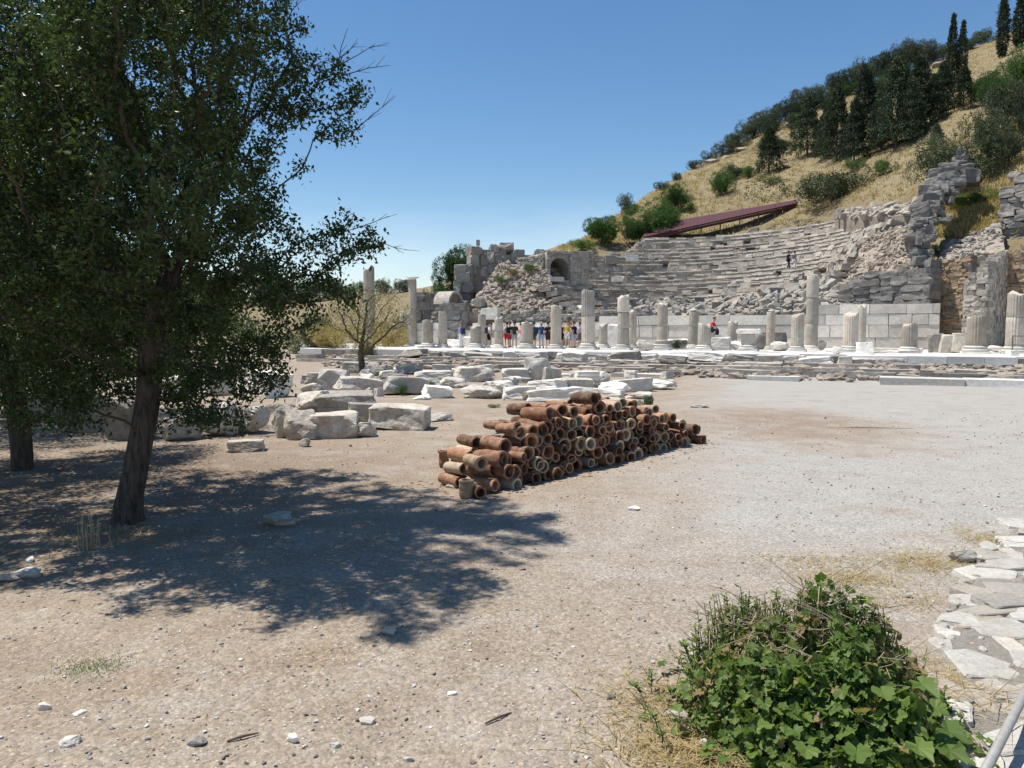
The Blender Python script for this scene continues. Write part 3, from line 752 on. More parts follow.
# right-hand masonry
wall_thing('ashlar_wall', 'big grey ashlar block wall standing above the podium, below the pinkish rubble', 'wall', 842, 54.3, 934, 48.6, 1.5, [(842, 284), (858, 280), (876, 272), (905, 270), (934, 262)], 'darkstone', ch=.5, bl=1.25, th=1.2, jit=.05, skip=.09, toner=(.1, 1), rag=.6, push=.1)
def spine():
    r = thing('block_pier', 'jagged dark pier of stacked grey boulders climbing the slope below the olive bushes', 'ruin')
    mb = MB()
    def put(px, py, d, wv, h, dp=1.1):
        p = at(px, py, d); V, Fc = eroded(block_pts(.5, .09), 2, .06)
        mb.add((V*np.array([wv, dp, h]))@leanz(YAW+random.gauss(0, .25), random.gauss(.08, .1)).T+np.array(p), Fc, random.uniform(.1, .95))
    y = 262
    while y > 214:   # the lower pier
        d = 50.0+(262-y)*.06; k = d/F; n = 2
        for i in range(n): put(917+(262-y)*.05+i*9+random.uniform(-2, 2), y+random.uniform(-2, 2), d, random.uniform(9, 15)*k, random.uniform(8, 11)*k)
        y -= 7.5
    for px, py, wv, h in [(920, 212, 14, 11), (931, 209, 10, 10), (928, 202, 15, 10), (937, 198, 12, 9), (931, 192, 16, 9), (942, 191, 11, 11), (936, 184, 15, 8), (946, 182, 14, 10), (956, 184, 12, 9), (942, 176, 22, 7), (954, 175, 20, 9), (967, 178, 14, 11), (975, 180, 8, 8), (950, 169, 15, 6), (962, 169, 15, 7), (959, 162, 12, 6), (961, 156, 7, 6), (960, 152, 4, 4)]:
        d = 60-(py-150)*.115; k = d/F; put(px, py, d, wv*k*1.1, h*k*1.25, 1.5)
    for i in range(60):
        t = random.random(); px = 918+t*50+random.gauss(0, 6); py = 225-t*58+abs(random.gauss(0, 6)); d = 60-(py-150)*.115; put(px, py, d+.4, random.uniform(.3, .9), random.uniform(.25, .6), .7)
    mb.build('stacked_boulders', MT['darkstone'], r)
spine()
wall_thing('brick_wall', 'brown rubble masonry wall with holes beneath the dry grass slope', 'wall', 931, 50.0, 970, 48.2, ZS, [(931, 266), (945, 262), (960, 260), (970, 255)], 'brick', ch=.24, bl=.42, th=.8, jit=.05, skip=.05, rag=.3)
wall_thing('stone_buttress', 'projecting pale stone buttress with sloping top beside brown masonry', 'wall', 964, 45.2, 988, 44.2, ZS, [(964, 285), (975, 270), (988, 262)], 'seats', ch=.3, bl=.55, th=.9, jit=.04, skip=.02)
def buttress_side():
    r = thing('stone_buttress', 'side wall running back from the buttress, shading the recess', 'wall')
    mb, cb = MB(), MB(); a = at(987, 300, 44.6); b = at(1001, 300, 48.5)
    block_wall(mb, (a.x, a.y, 0), (b.x, b.y, 0), ZS, lambda t: at(987, 262, 44.6).z+t*.9, ch=.3, bl=.5, th=.6, jit=.04, skip=.02, core=cb)
    mb.build('facing_blocks', MT['seats'], r); cb.build('core', MT['core'], r)
buttress_side()
wall_thing('brick_wall', 'back wall of brown masonry closing the recess behind the drum stack', 'wall', 985, 49.0, 1120, 44.5, ZS, [(985, 258), (1000, 252), (1024, 246), (1120, 240)], 'brick', ch=.26, bl=.45, th=.8, jit=.05, skip=.03, rag=.3)
wall_thing('ruined_wall', 'ragged tall rubble wall ruin rising against the grassy hillside', 'ruin', 994, 53.0, 1110, 49, 3, [(994, 225), (999, 205), (1002, 182), (1012, 174), (1024, 170), (1110, 160)], 'greystone', ch=.4, bl=.7, th=1.2, jit=.1, skip=.04, rag=.8, push=.12)
rubble_field('broken stones sliding down the grassy slope under the ragged wall', [(932, 268, 50.2), (1005, 250, 48.5), (1000, 222, 52.5), (950, 245, 53)], 260, .15, .5, 'greystone')
# half dome / arch stone
def arch_block():
    r = thing('arched_block', 'white half-round arch stone with shaded brown hollow beside dark ashlar', 'stone block')
    mb = MB(); c = at(456, 304, 63.2); n = 14; ro, ri = .95, .78; V = []
    ax = Vector((.80, -.55, 0)).normalized(); tx = Vector((ax.y, -ax.x, 0))*-1
    for b in (0, 1.6):
        for rr in (ro, ri):
            for k in range(n+1):
                a = math.pi*k/n; p = c+tx*(rr*math.cos(a))+Vector((0, 0, rr*math.sin(a)*1.1))-ax*b; V.append(tuple(p))
    m = n+1; f = []
    for k in range(n): f += [[k, k+1, m+k+1, m+k], [2*m+k, 3*m+k, 3*m+k+1, 2*m+k+1], [k, 2*m+k, 2*m+k+1, k+1], [m+k, m+k+1, 3*m+k+1, 3*m+k]]
    mb.add(V, f, .7); mb.build('arch_ring', MT['boulder'], r)
    mb = MB(); V = [tuple(c-ax*.3)]+[tuple(c+tx*(ri*math.cos(math.pi*k/n))+Vector((0, 0, ri*1.1*math.sin(math.pi*k/n)))-ax*.3) for k in range(n+1)]
    mb.add(V, [[0, k, k+1] for k in range(1, n+1)], .5); mb.build('infill_panel', MT['brick'], r)
arch_block()
wall_thing('block_stack', 'short stack of dark blocks holding up the white half-round arch stone', 'wall', 443, 63.2, 470, 62.6, ZS, [(443, 304.5), (470, 304.5)], 'darkstone', ch=.7, bl=1.1, th=1.6, jit=.05, skip=0, toner=(.2, 1))
# floodlight
def floodlight():
    p = at(478, 247.5, 69); r = thing('floodlight', 'small boxy floodlight on a short post atop the highest ruin', 'floodlight', p)
    mb = MB(); tube(mb, [(0, 0, -.4), (0, 0, .15)], .05, 8); mb.build('post', MT['ruststeel'], r)
    mb = MB(); jbox(mb, (0, 0, .42), (.32, .22, .5), .2, .0); mb.build('lamp_housing', MT['steel'], r)
    mb = MB(); jbox(mb, (.02, -.125, .42), (.26, .02, .42), .2, .0); mb.build('lens', MT['steel'], r)
floodlight()
# maroon protective roof
def roof():
    r = thing('shelter_roof', 'long low maroon sheet roof lying on the slope above the seating', 'roof')
    A = at(643, 237, 88); B = hill_at(797, 207)+Vector((0, 0, .45)); up_ = Vector((1.2, 5.2, 1.95)); C_, D = B+up_*.3, A+up_
    q = [A, B, C_, D]; V = [tuple(v) for v in q]+[tuple(v-Vector((0, 0, .18))) for v in q]
    mb = MB(); mb.add(V, [[0, 1, 2, 3], [7, 6, 5, 4], [0, 4, 5, 1], [1, 5, 6, 2], [2, 6, 7, 3], [3, 7, 4, 0]], .5)
    dv = B-A; 
    for k in range(1, 40):
        a, b = A.lerp(B, k/40), D.lerp(C_, k/40); tube(mb, [a+Vector((0, 0, .01)), b+Vector((0, 0, .01))], .025, 4)
    mb.build('roof_sheet', MT['roof'], r)
    mb = MB(); f0, f1 = A-Vector((0, 0, .2)), B-Vector((0, 0, .2))
    V = [tuple(f0), tuple(f1), tuple(f1-Vector((0, 0, .3))), tuple(f0-Vector((0, 0, .3)))]; V += [(x, y+.08, z) for x, y, z in V]
    mb.add(V, [[0, 3, 2, 1], [4, 5, 6, 7], [0, 1, 5, 4], [3, 7, 6, 2]], .5); mb.build('fascia', MT['roof'], r)
    for k in range(9):
        p = A.lerp(B, k/8+.001)+Vector((0, .2, -.2)); mb = MB(); tube(mb, [p, (p.x, p.y, hill_z(p.x, p.y)-.3)], .07, 8); mb.build('post', MT['ruststeel'], r)
roof()
# ================================================================ rocks and marble fragments
def rock(px, py, wpx, hpx, label, shape='block', mat='marble', cat='stone block', name='marble_block', group=None, depth=.8, yaw=None, sink=.04, z=None, tilt=.06, bev=.03, off=None):
    g = on(px, py, 0) if off is None else Vector(lin(px, off, z))
    zz = gz(g.x, g.y) if z is None else z
    if z is not None and off is None: g = on(px, py, z)
    d = g.y; W, H = wpx*d/F, hpx*d/F; D = W*depth
    V, Fc = eroded(block_pts(.5, .06) if shape == 'block' else rock_pts(.75, 22), 2 if wpx < 16 else 3, .05 if shape == 'block' else .075)
    V[:, :2] *= (1+.10*np.clip(.15-V[:, 2:3], 0, .6)/.6)*1.06
    V = V*np.array([W, D, H+sink]); yw = random.gauss(0, .35) if yaw is None else yaw
    rot = np.array((Matrix.Rotation(yw, 3, 'Z')@Matrix.Rotation(random.gauss(0, tilt), 3, 'X')@Matrix.Rotation(random.gauss(0, tilt), 3, 'Y')))
    V = V@rot.T; V[:, 2] -= V[:, 2].min()
    mb = MB(); mb.add(V-np.array([0, 0, sink]), Fc, random.random())
    o = mb.build(name, MT[mat]); o.location = (g.x, g.y+D*.36, zz); tag(o, label, cat, group); return o
B = 'boulder'
# near boulders by the tree
rock(400, 429, 50, 19, 'dark-sided long boulder with pale flat top, biggest beside the bare dirt', 'block', B, 'boulder', 'boulder', depth=.7, yaw=-.1)
rock(368, 424, 38, 17, 'whitish boulder fused against the long dark-sided boulder', 'block', B, 'boulder', 'boulder', depth=.8)
rock(331, 438, 42, 23, 'bulky boulder with sunlit top standing over deep shadow', 'block', B, 'boulder', 'boulder', depth=.9)
rock(366, 438, 36, 16, 'small brown wedge-shaped boulder in front of the bulky boulders', 'rock', 'boulder_grey', 'boulder', 'boulder')
rock(437, 421, 29, 10, 'low grey boulder at the open end of the boulder group', 'rock', 'boulder_grey', 'boulder', 'boulder')
rock(335, 411, 72, 14, 'long flat slab lying behind the bulky boulders', 'block', 'boulder', 'boulder', 'boulder', depth=.5)
rock(300, 440, 40, 32, 'grey boulder half shaded at the edge of the tree crown', 'rock', B, 'boulder', 'boulder')
rock(285, 438, 30, 34, 'upright pale boulder under the low tree branches', 'rock', B, 'boulder', 'boulder')
rock(304, 447, 14, 9, 'small brown stone at the foot of the shaded boulders', 'rock', 'boulder_grey', 'stone', 'loose_stone')
rock(243, 453, 32, 9, 'flat squared slab lying on dirt at the edge of tree shade behind the trunk', 'block', B, 'stone block', 'stone_slab')
rock(312, 412, 40, 24, 'bright white sloping boulder against the tree branches', 'rock', B, 'boulder', 'boulder')
rock(122, 440, 36, 38, 'big squared grey block standing in shade just behind trunk', 'block', 'boulder_grey', 'stone block', 'stone_block')
rock(84, 432, 30, 34, 'pale upright block deep in the shade beneath the second tree', 'block', B, 'stone block', 'stone_block')
rock(180, 440, 40, 28, 'shaded pale boulder seen past the trunk under hanging leaves', 'rock', B, 'boulder', 'boulder')
rock(215, 436, 40, 36, 'shaded white boulder behind the drooping leaf clumps', 'rock', B, 'boulder', 'boulder')
rock(250, 434, 34, 30, 'mottled boulder between drooping leaves and upright pale boulder', 'rock', B, 'boulder', 'boulder')
rock(30, 420, 46, 20, 'pale slab in dappled light beyond the second trunk', 'block', B, 'stone block', 'stone_slab')
rock(60, 398, 40, 18, 'distant white block glimpsed between the two trunks', 'block', 'marble', 'stone block', 'marble_block')
rock(150, 400, 44, 20, 'white block glimpsed behind trunk beneath the crown', 'block', 'marble', 'stone block', 'marble_block')
rock(210, 395, 50, 22, 'long white block glimpsed through drooping leaf clumps', 'block', 'marble', 'stone block', 'marble_block')
rock(262, 398, 40, 22, 'broken white block glimpsed at the fringe of the crown', 'block', 'marble', 'stone block', 'marble_block')
# marble row
rows = [
 (332, 391, 22, 22, 'upright near-square cream marble block beside the yellowing small tree', 'block', .9),
 (358, 393, 34, 13, 'low squared block with dark end next to the upright cream block', 'block', .6),
 (387, 387, 34, 15, 'white split slab leaning before the small tree trunk', 'rock', .8),
 (380, 376, 22, 12, 'dark weathered lump behind the white split slab', 'rock', .8),
 (409, 374, 20, 10, 'dark squared block on the step behind white slabs', 'block', .8),
 (352, 373, 18, 11, 'grey squared block touching the small tree trunk', 'block', .8),
 (404, 395, 34, 17, 'white block with dark notched side in front row', 'block', .8),
 (432, 386, 30, 14, 'flat-topped white block beside the notched block', 'block', .8),
 (437, 398, 22, 10, 'small pale trapezoid block at front of the marble row', 'block', .8),
 (442, 379, 13, 14, 'small squared upright marble post among the white rubble', 'block', .9),
 (452, 388, 30, 12, 'grey slanting slab beside the small upright post', 'rock', .7),
 (472, 382, 34, 18, 'grey wedge slab sloping across the middle of the marble row', 'rock', .7),
 (478, 378, 20, 12, 'white block with small dark stone on it, back of the row', 'block', .8),
 (482, 398, 42, 16, 'largest cream boulder-like block in the front marble row', 'rock', .7),
 (503, 395, 26, 18, 'white rounded chunk right of the largest cream block', 'rock', .8),
 (516, 381, 22, 12, 'cream squared block below the stepped courses', 'block', .8),
 (537, 381, 27, 29, 'tall pointed white slab rising highest from the marble row', 'rock', .35),
 (552, 383, 14, 16, 'grey leaning slab propped on the tall pointed slab', 'block', .4),
 (520, 399, 28, 13, 'white pitted block before the pointed slab', 'block', .8),
 (534, 400, 22, 13, 'small slanted white chunk near the rim of the pipe stack', 'rock', .8),
 (548, 394, 30, 10, 'long pale slab lying between white chunks above the pipes', 'block', .6),
 (556, 401, 44, 10, 'cream flat slab just above the topmost clay pipes', 'block', .5),
 (566, 386, 26, 11, 'white tilted slab under the carved cornice', 'rock', .7),
 (578, 393, 26, 14, 'grey-shadowed block below the carved cornice', 'block', .8),
 (600, 384, 18, 15, 'plain wedge block beside the carved cornice', 'rock', .8),
 (598, 400, 46, 11, 'long white slab behind the middle of the pipe stack', 'block', .4),
 (617, 395, 28, 15, 'bright white block near the overhanging slab', 'rock', .8),
 (633, 392, 30, 12, 'grey and white slab left of the overhanging slab', 'block', .6),
 (655, 390, 44, 11, 'wide overhanging slab with black shadow beneath, end of the row', 'rock', .6),
 (640, 398, 24, 8, 'low white stone just above the green weed', 'rock', .8),
 (318, 384, 18, 12, 'small dark block left of the upright cream block', 'block', .8),
 (310, 392, 20, 10, 'low stone half covered by the tree fringe', 'rock', .8),
 (420, 400, 20, 6, 'thin flat white stone at the dirt edge of the row', 'rock', .8),
 (366, 386, 14, 14, 'tilted white piece wedged behind the dark-ended block', 'rock', .6)]
for px, py, wv, h, lb, sh, dp in rows:
    rock(px, py, wv*1.12, h*.94, lb, sh, random.choice(['marble', 'marble', 'marble', B]) if 'dark' not in lb and 'grey' not in lb else 'boulder_grey' if lb.startswith('dark') else 'marble' if 'white' in lb else 'boulder', 'stone block', 'marble_block', 'marble fragments in a long row', dp)
def cornice():
    g = on(588, 386, 0); r = thing('carved_cornice', 'carved marble cornice block with toothed dentil band', 'carved block', (g.x, g.y+.2, 0), rz=.12)
    k = g.y/F; mb = MB(); jbox(mb, (0, 0, 8*k), (24*k, .5, 5*k), 0, .01); jbox(mb, (0, 0, 2.5*k), (21*k, .45, 5*k), 0, .01); jbox(mb, (0, .02, 12.5*k), (22*k, .42, 4*k), 0, .01); mb.build('moulded_block', MT['marble'], r)
    mb = MB()
    for i in range(12): jbox(mb, ((-10.5+i*1.9)*k, -.25, 6*k), (1.1*k, .08, 2.4*k), 0, .002)
    mb.build('dentil_band', MT['marble'], r)
cornice()
# filler fragments in the row: individual small pieces
cols = ['chalky', 'cream', 'greyish', 'stained']
shp = ['chunk', 'sliver', 'corner piece', 'chip']
used = {}
for i in range(46):
    px = random.uniform(305, 672); py = random.uniform(374, 398)
    if px > 520 and py > 394: py -= 8
    k = (random.choice(cols), random.choice(shp)); used[k] = used.get(k, 0)+1
    zone = 'by the small tree' if px < 400 else 'before the upright post' if px < 460 else 'near the pointed slab' if px < 560 else 'near the overhanging slab'
    kk = k+(zone,); used[kk] = used.get(kk, 0)+1
    rock(px, py, random.uniform(7, 16), random.uniform(4, 9), f"small {k[0]} marble {k[1]} {zone}, {ordw(used[kk])} of its sort from that end", random.choice(['rock', 'block']), random.choice(['marble', B, 'marble', 'boulder_grey']), 'stone fragment', 'marble_fragment', 'small marble pieces in the row', .8, bev=.02)
# broken blocks at the platform edge
px = 400; i = 0
while px < 885:
    wv = random.uniform(14, 34); i += 1
    offv = random.uniform(42.6, 43.6); hh = random.uniform(.22, .42)
    if px > 785: wv *= .8
    d = lin(px, offv)[1]
    rock(px+wv/2, 0, wv, hh*F/d, f"{random.choice(['pale', 'grey', 'buff'])} {random.choice(['squared', 'cracked', 'chipped'])} block along the front edge of the column platform, {ordw(i)} from the far end", 'block', random.choice(['marble', 'boulder', 'podium']), 'stone block', 'edge_block', 'edge blocks of the platform', .8*random.uniform(.5, .9), YAW+random.gauss(0, .12), z=.03, off=offv, bev=.02)
    px += wv*random.uniform(.95, 1.35)
i = 0; px = 430
while px < 700:
    wv = random.uniform(10, 26); i += 1; offv = random.uniform(37, 41.5); d = lin(px, offv)[1]
    rock(px+wv/2, 0, wv, random.uniform(4, 8), f"loose {random.choice(['flat', 'rough', 'broken'])} stone on the grey footing courses, {ordw(i)} from the far end", 'block', random.choice(['boulder', 'boulder_grey', 'marble']), 'stone block', 'loose_block', 'loose blocks on the footing courses', .6, YAW+random.gauss(0, .3), z=.12, off=offv, bev=.02)
    px += wv*random.uniform(1.1, 1.9)
# fragments lying on the platform
for px, wv, hv, offv, lb, sh, mt in [
 (646, 17, 10, 47.5, 'brownish lump lying on the pavement left of the dark shrub', 'rock', 'boulder'), (678, 20, 8, 54.5, 'low white slab behind the dark shrub', 'block', 'marble'),
 (722, 16, 12, 52, 'jumbled white block left of the capital-topped column', 'block', 'marble'), (738, 16, 10, 52.5, 'second white block piled behind the capital-topped column', 'rock', 'marble'),
 (782, 20, 10, 52, 'bright white boulder right of the capital-topped column', 'rock', 'marble'), (776, 19, 15, 57, 'grey cube-like block in front of the white slab wall', 'block', 'darkstone'), (762, 11, 14, 55, 'grey upright block right of the capital-topped column', 'block', 'greystone'),
 (822, 9, 11, 55, 'small round stone beside the tall tan column', 'rock', 'greystone'), (840, 14, 9, 45.6, 'low rough stone touching the thick fluted column base', 'rock', 'marble'), (866, 14, 12, 45.8, 'chipped block right of the thick fluted column base', 'block', 'marble'),
 (888, 36, 4, 50, 'long low beam stone lying in front of the podium', 'block', 'podium'), (919, 10, 5, 52, 'small white stone right of the short fluted stump', 'rock', 'marble'),
 (937, 13, 17, 51.5, 'first tilted slab of three leaning beside the brown masonry', 'block', 'boulder'), (949, 13, 17, 51.2, 'middle tilted slab of three leaning beside the brown masonry', 'block', 'boulder'), (961, 12, 18, 51, 'last tilted slab of three, nearest the railing column', 'block', 'boulder'),
 (455, 15, 7, 54, 'low white block between far stump and lone visitor', 'block', 'marble'), (468, 9, 9, 55, 'white squared stone behind the lone visitor', 'block', 'marble'), (640, 12, 9, 56, 'small pale stone before the white slab wall', 'rock', 'marble'), (616, 15, 22, 58, 'upright white slab leaning at the end of the white slab wall', 'block', 'marble'),
 (1000, 20, 7, 53.5, 'flat stone with dark underside beside the drum stack', 'rock', 'marble'), (712, 13, 17, 55.4, 'upright stone block used as a seat by the red-shirted visitor', 'block', 'marble'), (600, 14, 6, 54, 'low pale slab behind tall tan and grey column', 'block', 'marble'), (576, 12, 5, 57, 'little white slab behind the tour group', 'block', 'marble')]:
    rock(px, 0, wv, hv, lb, sh, mt, 'stone block', 'marble_block', None, .6, YAW+random.gauss(0, .15), z=ZS, off=offv, bev=.02, sink=.02)
# blocks within the theatre
for px, py, d, wv, hv, lb, mt in [
 (491, 314, 62, 18, 12, 'white squared block at the foot of the pale rubble slope', 'marble'), (478, 303, 63, 12, 8, 'grey block on lower rubble slope', 'greystone'), (777, 292, 58, 15, 9, 'dark squared boulder perched on the fallen seat stones', 'darkstone'), (699, 302, 60, 9, 9, 'black-stained block upright on the lower seating edge', 'darkstone'),
 (586, 312, 62, 17, 9, 'dark block behind the top of the tan and grey column', 'darkstone'), (575, 309, 62.5, 16, 7, 'white long block beside the tan and grey column top', 'marble'), (619, 279, 69, 15, 5, 'white slab resting on the seating walkway near the archway', 'marble'), (632, 258, 75, 13, 6, 'flat dark-shadowed slab at the upper seating edge', 'marble'), (612, 260, 75, 12, 8, 'grey boulder at the upper seating edge beside slab', 'greystone'),
 (655, 322, 59, 30, 6, 'row slab of broken lower seating above the white wall', 'rubble'), (856, 213, 71, 10, 12, 'upright pale block standing on the seating rim', 'marble'), (753, 232, 82, 10, 8, 'squat grey block on the rim below the grass', 'greystone'), (718, 312, 58, 10, 18, 'tall dark upright block behind the white slab wall', 'darkstone'), (730, 314, 57.5, 9, 14, 'second dark upright block behind the white slab wall', 'greystone')]:
    k = d/F; p = at(px, py, d); V, Fc = hull_mesh(block_pts(.3, .06), .02); mb = MB()
    mb.add((V*np.array([wv*k, wv*k*.6, hv*k]))@rotz(YAW+random.gauss(0, .2)).T, Fc, random.random()); o = mb.build('ruin_block', MT[mt]); o.location = p; tag(o, lb, 'stone block')
# foreground stray stones
for px, py, wv, hv, lb, mt in [
 (275, 528, 34, 14, 'grey-white stone lying in the tree shadow right of the trunk', B), (388, 640, 15, 7, 'white pebble-like stone on open dirt below the shadow tip', 'marble'), (195, 749, 20, 9, 'smooth pale-topped dark stone at the lower dirt edge', 'boulder_grey'), (366, 725, 18, 5, 'flat bluish-grey stone half sunk in the dirt', 'podium'),
 (67, 749, 20, 9, 'rounded grey stone sunk in dirt near the corner', 'podium'), (42, 712, 15, 7, 'small brown-grey stone beyond the sunk corner stone', 'podium'), (78, 716, 13, 4, 'small flat white stone left of the dried weed patch', 'marble'), (292, 744, 14, 8, 'small angular white stone beside a twig', 'marble'), (335, 748, 12, 6, 'little white stone right of the angular white stone', 'marble'),
 (966, 562, 30, 14, 'cream rounded stone alone on gravel near the edging', 'flagstone'), (678, 727, 26, 12, 'brown-grey stone at the foot of the leafy bush', B), (705, 752, 16, 9, 'pale stone under the bush front among dry stalks', B), (612, 704, 14, 7, 'small reddish-brown lump on dirt left of the bush', 'boulder_grey'), (408, 760, 12, 5, 'pale chip near the bottom edge of the dirt', 'marble'),
 (18, 577, 34, 9, 'grey flat stones edge lying at the shadow margin', B), (4, 580, 24, 8, 'light flat stone at margin of the shadow beside grey stones', B), (28, 562, 12, 5, 'small white stone above the grey flat stones', 'marble'), (634, 511, 12, 4, 'small pale stone on gravel right of the pipe stack', 'marble'), (700, 408, 18, 3, 'flat brown shard on dirt beyond the pipe stack', 'boulder_grey'), (613, 463, 14, 4, 'white flat stone in front of the pipe stack', 'marble'), (370, 700, 9, 4, 'tiny pale stone near middle of the dirt', 'marble'), (452, 697, 11, 4, 'tiny whitish chip in the open dirt', 'marble')]:
    rock(px, py, wv, hv, lb, 'rock', mt, 'stone', 'loose_stone', None, .7, bev=.05, sink=.01)
# ================================================================ clay pipe stack
def pipe_mesh(L, r, flange, seg=26):
    mb = MB(); t = r*.22
    prof = [(r*.80, 0), (r*.86, .004), (r*.88, L*.10), (r*.96, L*.14)]
    prof += [(r*(.97+.03*math.sin(k*1.9)), L*(.2+.6*k/6)) for k in range(7)]
    if flange: prof += [(r*1.0, L*.86), (r*1.22, L*.88), (r*1.26, L*.93), (r*1.25, L*.985), (r*1.2, L)]
    else: prof += [(r*1.0, L*.9), (r*1.02, L*.98), (r*.99, L)]
    ri = r*.74
    prof += [(ri, L), (ri*.98, L-.01), (ri*.95, L*.5), (ri*.86, 0), (r*.80, 0)]
    n = len(prof); ph = random.uniform(0, 99); V = []
    for j, (rr, x) in enumerate(prof):
        for k in range(seg):
            a = 2*math.pi*k/seg; q = rr*(1+.025*mnoise.noise((math.cos(a)*1.3+ph, math.sin(a)*1.3, x*4)))
            V.append((x+(.012*mnoise.noise((math.cos(a)*1.5, math.sin(a)*1.5, ph)) if x > L*.97 else 0), q*math.cos(a), q*math.sin(a)))
    f = np.array([[j*seg+k, j*seg+(k+1) % seg, (j+1)*seg+(k+1) % seg, (j+1)*seg+k] for j in range(n-1) for k in range(seg)])[:, ::-1]
    mb.add(V, f, .5)
    me = mb.mesh('clay_pipe', CLAY['orange'], True)
    return me
PM = [pipe_mesh(random.uniform(.26, .38), 1.0*random.uniform(.052, .074), fl) for fl in (1, 0, 0, 0, 1, 0, 0, 0)]
PMC = {}
def pipe_me(i, colr):
    if (i, colr) not in PMC:
        m = PM[i].copy(); m.materials[0] = CLAY[colr]; PMC[(i, colr)] = m
    return PMC[(i, colr)]
PA = on(494, 494); PB = on(711, 442); PA.z = PB.z = 0
pd_ = (PB-PA); PL = pd_.length; pd_.normalize(); pn = Vector((pd_.y, -pd_.x, 0))     # pn points to the camera's right
pang = math.atan2(pn.y, pn.x)
WC = ['orange']*24+['reddish-brown']*36+['buff']*22+['lime-crusted']*10+['dark brown']*14
def top_profile(t): return np.interp(t, [0, .06, .14, .3, .45, .62, .72, .85, 1], [.30, .42, .58, .74, .78, .74, .58, .38, .10])
def add_pipe(c, ang, el, label, colr, group='clay pipes in the stack', roll=None, scale=1, idx=None):
    o = link('clay_pipe', pipe_me(random.randrange(8) if idx is None else idx, colr), None, c)
    o.rotation_mode = 'XYZ'; m = Matrix.Rotation(ang, 3, 'Z')@Matrix.Rotation(-el, 3, 'Y')@Matrix.Rotation(random.uniform(0, 6.28) if roll is None else roll, 3, 'X')
    o.rotation_euler = m.to_euler(); o.scale = (scale,)*3
    return tag(o, label, 'clay pipe', group)
rowname = ['bottom', 'second', 'third', 'fourth', 'fifth', 'sixth', 'seventh', 'eighth']
hs, vs = .150, .122
for row in range(8):
    zc = .07+row*vs; cnt = 0; s_ = .0+(.5*hs if row % 2 else 0)
    while s_ < PL:
        t = s_/PL; stp = hs*random.uniform(.92, 1.08)
        if zc < top_profile(t)+.03 and random.random() > .02:
            cnt += 1; colr = random.choice(WC); sc = random.uniform(.95, 1.25)*(1-.12*t)
            back = .33+row*.035+random.uniform(-.05, .06)
            c = PA+pd_*(s_+random.uniform(-.012, .012))-pn*back; 
            c.z = zc+random.uniform(-.012, .012)
            add_pipe(c, pang+random.gauss(0, .13)-(.0 if t < .15 else .28), random.gauss(0, .05), f"{colr} clay pipe, {ordw(cnt)} from the near end in the {rowname[row]} course", colr, scale=sc)
        s_ += stp
# second pipes behind, seen at the near end and along the crest
n2 = 0
for row in range(8):
    zc = .07+row*vs; s_ = .0+(.5*hs if row % 2 else 0)
    while s_ < PL*.93:
        t = s_/PL
        edge = zc+vs*1.2 > top_profile(t) or (t < .1 and row < 3)
        if zc < top_profile(t)-.02 and edge:
            n2 += 1; colr = random.choice(WC)
            c = PA+pd_*s_-pn*(.33+.40+row*.03+random.uniform(-.03, .08)); c.z = zc+random.uniform(-.02, .02)
            add_pipe(c, pang+random.gauss(0, .12), random.gauss(0, .05), f"{colr} clay pipe in the stack's rear rank, {ordw(n2)} from the near end", colr, 'clay pipes in the rear rank')
        s_ += hs*1.05
# core of the stack: unseen mound added behind the pipes to block leaking light
mb = MB()
V = []; g = 24
for i in range(g+1):
    t = i/g; h = max(.03, top_profile(t)-.14)
    for (b, z) in ((.5, 0), (.52, h*.8), (.62, h), (.95, h*.9), (1.15, 0)): 
        c = PA+pd_*(t*PL)-pn*b; V.append((c.x, c.y, z-.02))
mb.add(V, [[i*5+k, i*5+k+1, (i+1)*5+k+1, (i+1)*5+k] for i in range(2, g-1) for k in range(4)], .5)
kind(mb.build('light_block_mound', MT['core']), 'stuff')
# shards and lumps of fired clay lying round the stack
for nm, mt_, n_ in (('shard_litter', 'reddish-brown', 170), ('shard_litter', 'buff', 90)):
    mb = MB()
    for k in range(n_):
        t = random.random(); c = PA+pd_*(t*PL)+pn*abs(random.gauss(0, .16))-pn*.05 if random.random() < .7 else PA-pd_*abs(random.gauss(0, .3))-pn*random.uniform(0, 1.1)
        s_ = random.uniform(.012, .05); put_rock(mb, (c.x, c.y, gz(c.x, c.y)+.004), (s_*1.4, s_, s_*.35), random.choice(PEB), rotz(random.uniform(0, 6.28)))
    kind(mb.build(nm, CLAY[mt_]), 'stuff')
# loose and upright pipes
p = on(444, 467); o = add_pipe((p.x, p.y, .0), 0, math.pi/2, 'upright brown clay pipe with flared collar standing alone behind the near end', 'reddish-brown', None, 0, 1.0, 0); o.scale = (.75, 1.15, 1.15)
p = on(466, 499); o = add_pipe((p.x, p.y+.06, .0), 0, math.pi/2, 'stubby upright buff clay pipe standing at the front corner of the stack', 'buff', None, 0, 1.0, 1); o.scale = (.55, 1.2, 1.2)
p = on(478, 497); add_pipe((p.x-.05, p.y+.12, .06), -1.2, 0, 'short red clay pipe lying beside the stubby upright pipe', 'reddish-brown', None, 0, .8)
p = on(500, 490); add_pipe((p.x-.33, p.y+.15, .075), pang+.25, 0, 'lime-crusted clay pipe lying loose on the ground at the near front corner', 'lime-crusted', None, 0, 1.05, 6)
p = on(532, 482); add_pipe((p.x-.15, p.y+.18, .075), pang-.15, 0, 'short buff clay pipe poking out in front of the bottom course', 'buff', None, 0, .95, 3)
